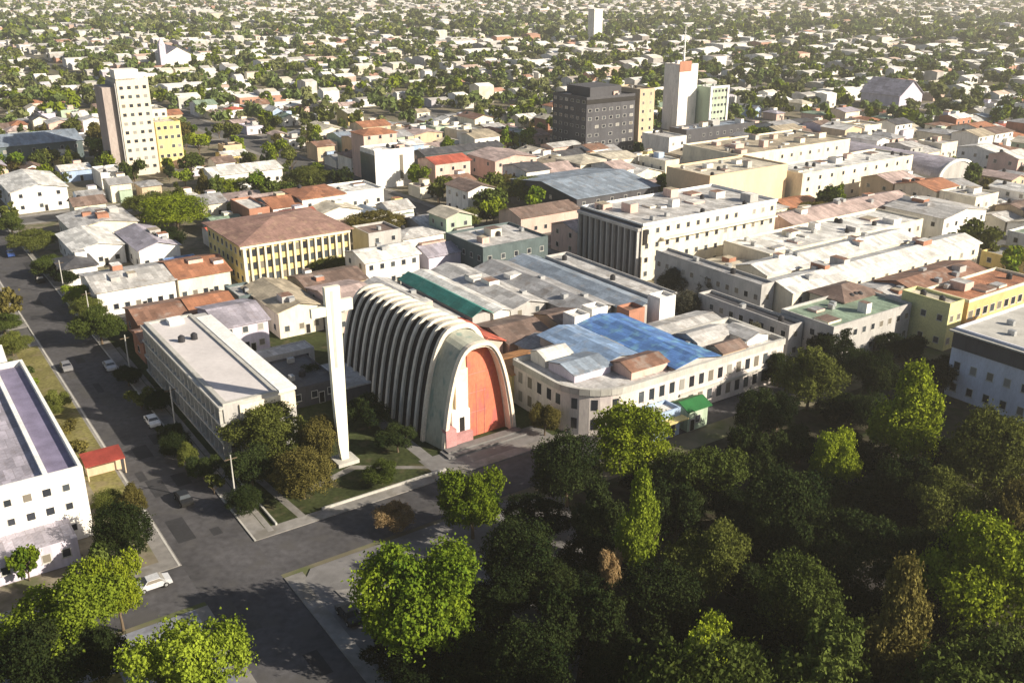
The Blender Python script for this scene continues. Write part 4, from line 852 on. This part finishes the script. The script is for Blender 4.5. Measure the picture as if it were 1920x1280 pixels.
# ------------------------------------------------------------------ the rest of the city
LM = [(w(74, 130), 'arched church'), (w(53, 121), 'tall cross'), (w(44, 150), 'louvred grey block'), (w(84, 222), 'yellow building'), (w(172, 172), 'finned corner block'),
      (w(87, 368), 'cream high-rise'), (w(252, 308), 'charcoal office block'), (w(322, 330), 'antenna tower'), (w(190, 130), 'long white market roofs'), (w(225, 205), 'tan windowless block'),
      (w(305, 220), 'barrel hangar'), (w(152, 297), 'white glass sided block'), (w(110, 118), 'corner mansion'), (w(-8, 140), 'big white building'), (w(60, 415), 'teal roofed hall'), (w(110, 325), 'white gabled hall'), (w(188, 230), 'blue grey hall'), (w(340, 322), 'white framed block')]
def where(x, y):
    d, (lx, ly), nm = min(((math.hypot(x - p[0], y - p[1]), p, n_) for p, n_ in LM), key=lambda q: q[0])
    a, b = proj(x, y)[0] - proj(lx, ly)[0], y - ly
    if abs(x - lx) > abs(b) * .8: r_ = 'right of' if a > 0 else 'left of'
    else: r_ = 'beyond' if b > 0 else 'in front of'
    if d > 130: r_ = 'far ' + r_
    return r_ + ' the ' + nm
def free(s0, s1, t0, t1, g=.8): return not any(s0 < b + g and s1 > a - g and t0 < d + g and t1 > c - g for a, b, c, d in OCC)
WN = ['white'] * 6 + ['cream'] * 5 + ['pink'] * 2 + ['tan'] * 2 + ['yellow', 'grey', 'lilac', 'green', 'blue', 'brick']
RN = ['white'] * 6 + ['pale grey'] * 6 + ['grey'] * 4 + ['cream'] * 3 + ['rust'] * 3 + ['mottled brown'] * 3 + ['terracotta'] * 2 + ['pink'] * 3 + ['tan'] * 2 + ['lilac', 'blue grey', 'green', 'red', 'dark']
lots = []; tspots = []
for k in range(-14, 20):
    for m_ in range(0, 24):
        S0 = 24 + PS * k + SW + 2; S1 = S0 + PS - SW - 4; T0 = 108 + PT * m_ + 2; T1 = T0 + PT - 9 - 4
        cxw, cyw = w((S0 + S1) / 2, (T0 + T1) / 2)
        if cyw < 60 or abs(cxw) > .56 * cyw + 120 or cyw > 2600: continue
        far = cyw > 900
        t = T0
        while t < T1 - 8:
            tn = cyw < 480; dt_ = random.uniform(9, 18) * (1.5 if far else 1 if tn else 1.25)
            if t + dt_ > T1 - 7: dt_ = T1 - t
            s = S0
            while s < S1 - 7:
                ds = random.uniform(7, 15) * (1.6 if far else 1 if tn else 1.25)
                if s + ds > S1 - 7: ds = S1 - s
                x, y = w(s + ds / 2, t + dt_ / 2)
                if abs(x) < .55 * y + 14:
                    town = (y < 300 and s > 30) or (y < 440 and 165 < s < 520)
                    resid = .86 if town else (.62 if y < 700 else .66 if y < 1500 else .8)
                    if random.random() < resid:
                        m1 = random.uniform(.2, .8 if town else 2.4); m2 = random.uniform(.2, 1.0 if town else 3.2)
                        if not town and ds > 12: ds_ = random.uniform(8 if y < 700 else ds * .75, ds - 1)
                        else: ds_ = ds
                        dd = dt_ if town else min(dt_, random.uniform(9, 16) * (1 if y < 700 else 1.5)); lots.append((s + m1, t + m2, s + ds_ - m1, t + dd - m2 * .5, x, y))
                        if not town and random.random() < (.9 if y < 900 else .5 if y < 1500 else .15): tspots.append((s + ds * random.random(), t + dt_ - random.uniform(.5, 3), y))
                    else:
                        for _ in range(random.choice((1, 2, 3)) if y < 1500 else 1): tspots.append((s + random.uniform(1, ds - 1), t + random.uniform(1, dt_ - 1), y))
                    if not town and random.random() < (.6 if y < 900 else .3 if y < 1500 else .06): tspots.append((s + random.uniform(0, ds), t + random.choice((0, dt_)), y))
                s += ds
            t += dt_
lots = [q for q in lots if q[2] - q[0] > 5 and q[3] - q[1] > 5 and free(q[0], q[2], q[1], q[3])]
lots.sort(key=lambda q: q[5])
def seen(x, y, z, mx=1.0):
    a, b, _ = proj(x, y, z); return -60 < a < 1980 and -40 < b < 1330
lots = [q for q in lots if seen(q[4], q[5], 4)]
NH = 285
autos = []
for i, (s0, t0, s1, t1, x, y) in enumerate(lots[:NH]):
    town = y < 300 or (y < 440 and s0 > 165)
    wl = random.choice(WN); rf = random.choice(RN); hh = random.choice((3.2, 3.8, 4.4, 5.6, 6.8, 8.2) if town else (3.2, 3.6, 4.2, 6.0)); kind = random.choice(('x', 'y', 'x', 'flat', 'hip'))
    if kind == 'hip' and rf in ('white', 'blue grey'): rf = 'terracotta'
    if kind == 'flat' and rf in ('terracotta', 'rust', 'red'): rf = 'pale grey'
    nf = max(1, int((s1 - s0) / 3.4)); nl = max(1, int((t1 - t0) / 4)) if x > -20 else 0; nr = max(1, int((t1 - t0) / 4)) if x < -60 else 0
    lab = f"{'two storey ' if hh > 5 else 'low '}{wl} house with {kind == 'hip' and 'hipped ' or ''}{rf} roof {where(x, y)}"
    o = bld('house', lab, 'house', s0, t0, s1, t1, hh, wl, rf, kind, random.uniform(.9, 1.7), wins=(nf, nl if y < 380 else 0, nr if y < 380 else 0) if y < 470 else (min(nf, 3), 0, 0), clutter=1 if kind == 'flat' else 0, group='houses of the city blocks', z=.13)
    W_ = s1 - s0; D_ = t1 - t0
    if random.random() < .55 and kind != 'flat' and W_ > 6:
        q = random.uniform(.25, .5); MB().box(W_ * q, -1.6, 0, W_ - .4, -.02, hh * .62, 0, False, 1).build('lean_to', [WALLS[random.choice(WN)], ROOFS[random.choice(RN)]], o)
    if random.random() < .35: MB().box(W_ * .55, D_ * .55, hh - .3, W_ * .55 + 2.6, D_ * .55 + 2.6, hh + 1.9, 0, False, 1).build('roof_room', [WALLS[random.choice(WN)], ROOFS[random.choice(RN)]], o)
    if random.random() < .3: link('water_tank', TANK, o, (W_ * .3, D_ * .75, hh + .5))
    autos.append(o)
# the remaining houses as one mesh
V = []; F = []; Cc = []; nv = 0
pal = np.array([(.80, .79, .76), (.72, .66, .54), (.60, .58, .55), (.46, .44, .42), (.62, .46, .38), (.50, .28, .20), (.76, .74, .70), (.36, .32, .29), (.66, .60, .50), (.55, .52, .58)])
palp = np.array([.30, .10, .17, .09, .05, .04, .16, .03, .04, .02])
for (s0, t0, s1, t1, x, y) in lots[NH:]:
    big = random.random() < .07
    if big: s1 += random.uniform(6, 22); t1 += random.uniform(2, 10)
    h = random.choice((3.2, 3.6, 4, 6)) if random.random() < .985 else random.uniform(7, 10)
    c = [w(s0, t0), w(s1, t0), w(s1, t1), w(s0, t1)]; rc = pal[rng.choice(10, p=palp)] * random.uniform(.9, 1.12); rc = np.array((.84, .82, .78)) if big and random.random() < .8 else rc; wc = pal[rng.choice(10, p=palp)] * random.uniform(.8, 1.0)
    for z in (0, h): V += [(p[0], p[1], z) for p in c]
    r_ = h + random.uniform(.5, 1.6); ml = w(s0, (t0 + t1) / 2); mr = w(s1, (t0 + t1) / 2)
    V += [(ml[0], ml[1], r_), (mr[0], mr[1], r_)]
    F += [(nv, nv + 1, nv + 5, nv + 4), (nv + 1, nv + 2, nv + 6, nv + 5), (nv + 3, nv, nv + 4, nv + 7), (nv + 4, nv + 5, nv + 9, nv + 8), (nv + 7, nv + 8, nv + 9, nv + 6), (nv + 5, nv + 6, nv + 9, nv + 9), (nv + 7, nv + 4, nv + 8, nv + 8)]
    Cc += [(*wc, 1)] * 3 + [(*rc, 1)] * 2 + [(*wc, 1)] * 2; nv += 10
    if y < 1100:                                                     # dark openings on the sunny front
        n_ = max(1, int((s1 - s0) / 4))
        for q in range(n_):
            a = s0 + (s1 - s0) * (q + .3) / n_; b = a + 1.2; p, p2 = w(a, t0 - .05), w(b, t0 - .05)
            V += [(p[0], p[1], 1), (p2[0], p2[1], 1), (p2[0], p2[1], 2.3), (p[0], p[1], 2.3)]; F.append((nv, nv + 1, nv + 2, nv + 3)); Cc.append((.05, .05, .06, 1)); nv += 4
def far_mat(nm, rough=.85):
    m = bpy.data.materials.new(nm); m.use_nodes = True; n = m.node_tree.nodes; L = m.node_tree.links; p = n['Principled BSDF']; p.inputs['Roughness'].default_value = rough
    a = n.new('ShaderNodeAttribute'); a.attribute_name = 'Col'; t = n.new('ShaderNodeTexNoise'); t.inputs['Scale'].default_value = .35; t.inputs['Detail'].default_value = 6
    tc = n.new('ShaderNodeTexCoord'); L.new(tc.outputs['Object'], t.inputs['Vector'])
    r_ = n.new('ShaderNodeMapRange'); r_.inputs[1].default_value = .3; r_.inputs[2].default_value = .7; r_.inputs[3].default_value = .72; r_.inputs[4].default_value = 1.15; L.new(t.outputs[0], r_.inputs[0])
    s_ = n.new('ShaderNodeVectorMath'); s_.operation = 'SCALE'; L.new(a.outputs['Color'], s_.inputs[0]); L.new(r_.outputs[0], s_.inputs['Scale']); L.new(s_.outputs[0], p.inputs['Base Color']); return m
V = np.array(V, 'f4'); F = [f for f in F]
me = bpy.data.meshes.new('distant_houses'); me.from_pydata(V.tolist(), [], [tuple(dict.fromkeys(f)) for f in F]); me.materials.append(far_mat('distant_house_paint'))
a_ = me.attributes.new('Col', 'FLOAT_COLOR', 'FACE'); a_.data.foreach_set('color', np.array(Cc, 'f4').ravel())
o = link('distant_houses', me); o['kind'] = 'stuff'; tag(o, 'mass of small distant pale roofed houses reaching to the haze', 'houses')

# trees: the nearest ones are things, the rest one mesh
tspots = [q for q in tspots if free(q[0] - 1.5, q[0] + 1.5, q[1] - 1.5, q[1] + 1.5, 1.0) and seen(*w(q[0], q[1]), 4)]
for _ in range(90):                                                   # trees in the kerbs of the middle blocks
    k = random.choice((0, 1, 2, -1)); s = 24 + PS * k + random.choice((-1.4, SW + 1.4)); t = random.uniform(220, 700)
    if free(s - 1, s + 1, t - 1, t + 1) and seen(*w(s, t), 3): tspots.append((s, t, w(s, t)[1]))
tspots.sort(key=lambda q: q[2]); NT = max(0, 296 - len(TREES))
tones = ['olive', 'mid green', 'mid green', 'yellow green', 'olive', 'golden', 'dark green', 'brown green', 'bright green']
for (s, t, y) in tspots[:NT]:
    x, y = w(s, t); tone = random.choice(tones); h = random.uniform(5, 11)
    autos.append(tree(x, y, h * random.uniform(.38, .55), h, tone, f"{'tall' if h > 8.5 else 'small' if h < 6.5 else 'medium'} {tone} tree {where(x, y)}", False, None, 'trees among the houses'))
protos = []
for sd_ in range(5):
    Vp, Fp, Tp = leaf_cloud(70, .26, 50 + sd_, 5); protos.append((Vp, Fp, Tp))
protos2 = []
for sd_ in range(5):
    Vp, Fp, Tp = leaf_cloud(26, .42, 70 + sd_, 4); protos2.append((Vp, Fp, Tp))
VV = []; FF = []; TT = []; CI = []; off = 0
farT = [(q[0], q[1], q[2]) for q in tspots[NT:]]
for (s, t, y) in farT:
    Vp, Fp, Tp = random.choice(protos if y < 1000 else protos2); h = random.uniform(5, 12) * (1.15 if y > 1000 else 1); r_ = h * random.uniform(.36, .55) * (1.15 if y > 1000 else 1); x, y = w(s, t)
    a = random.uniform(0, 6.28); c, s_ = math.cos(a), math.sin(a)
    P = np.stack([(Vp[:, 0] * c - Vp[:, 1] * s_) * r_ + x, (Vp[:, 0] * s_ + Vp[:, 1] * c) * r_ + y, Vp[:, 2] * h * .5 + h * .55], 1)
    VV.append(P); FF.append(Fp + off); TT.append(Tp); CI.append(np.full(len(Fp), random.choice((0, 0, 1, 1, 2, 3)))); off += len(P)
me = npmesh('distant_trees', np.concatenate(VV), np.concatenate(FF), [FOL['far olive'], FOL['far green'], FOL['olive'], FOL['yellow green']], np.concatenate(CI), np.concatenate(TT))
o = link('distant_trees', me); o['kind'] = 'stuff'; tag(o, 'mass of small distant olive trees between the far houses', 'trees')
print('lots', len(lots), 'trees', len(tspots), 'faces', len(me.polygons))

# ------------------------------------------------------------------ labels: make each one single out one thing
by = {}
for o in THINGS: by.setdefault(o['label'], []).append(o)
ORD = ['', 'second', 'third', 'fourth', 'fifth', 'sixth', 'seventh', 'eighth', 'ninth', 'tenth']
for lab, os_ in by.items():
    if len(os_) < 2 or 'just below the bottom' in lab: continue
    os_.sort(key=lambda o: proj(o.location.x, o.location.y)[0])
    for i, o in enumerate(os_):
        if i == 0: pre = 'leftmost '
        elif i == len(os_) - 1: pre = 'rightmost '
        else: pre = ORD[i + 1] + ' from left, '
        o['label'] = pre + lab

# ------------------------------------------------------------------ haze
hb = MB(); hb.box(-2600, -250, -1, 2600, 4200, 82); me = hb.mesh('haze', [])
hm_ = bpy.data.materials.new('haze_air'); hm_.use_nodes = True; n = hm_.node_tree.nodes; n.remove(n['Principled BSDF'])
pv = n.new('ShaderNodeVolumePrincipled'); pv.inputs['Color'].default_value = (.95, .92, .86, 1); pv.inputs['Density'].default_value = .00024; pv.inputs['Anisotropy'].default_value = .35
hm_.node_tree.links.new(pv.outputs[0], n['Material Output'].inputs['Volume']); me.materials.append(hm_)
hz = link('haze', me); hz['kind'] = 'stuff'
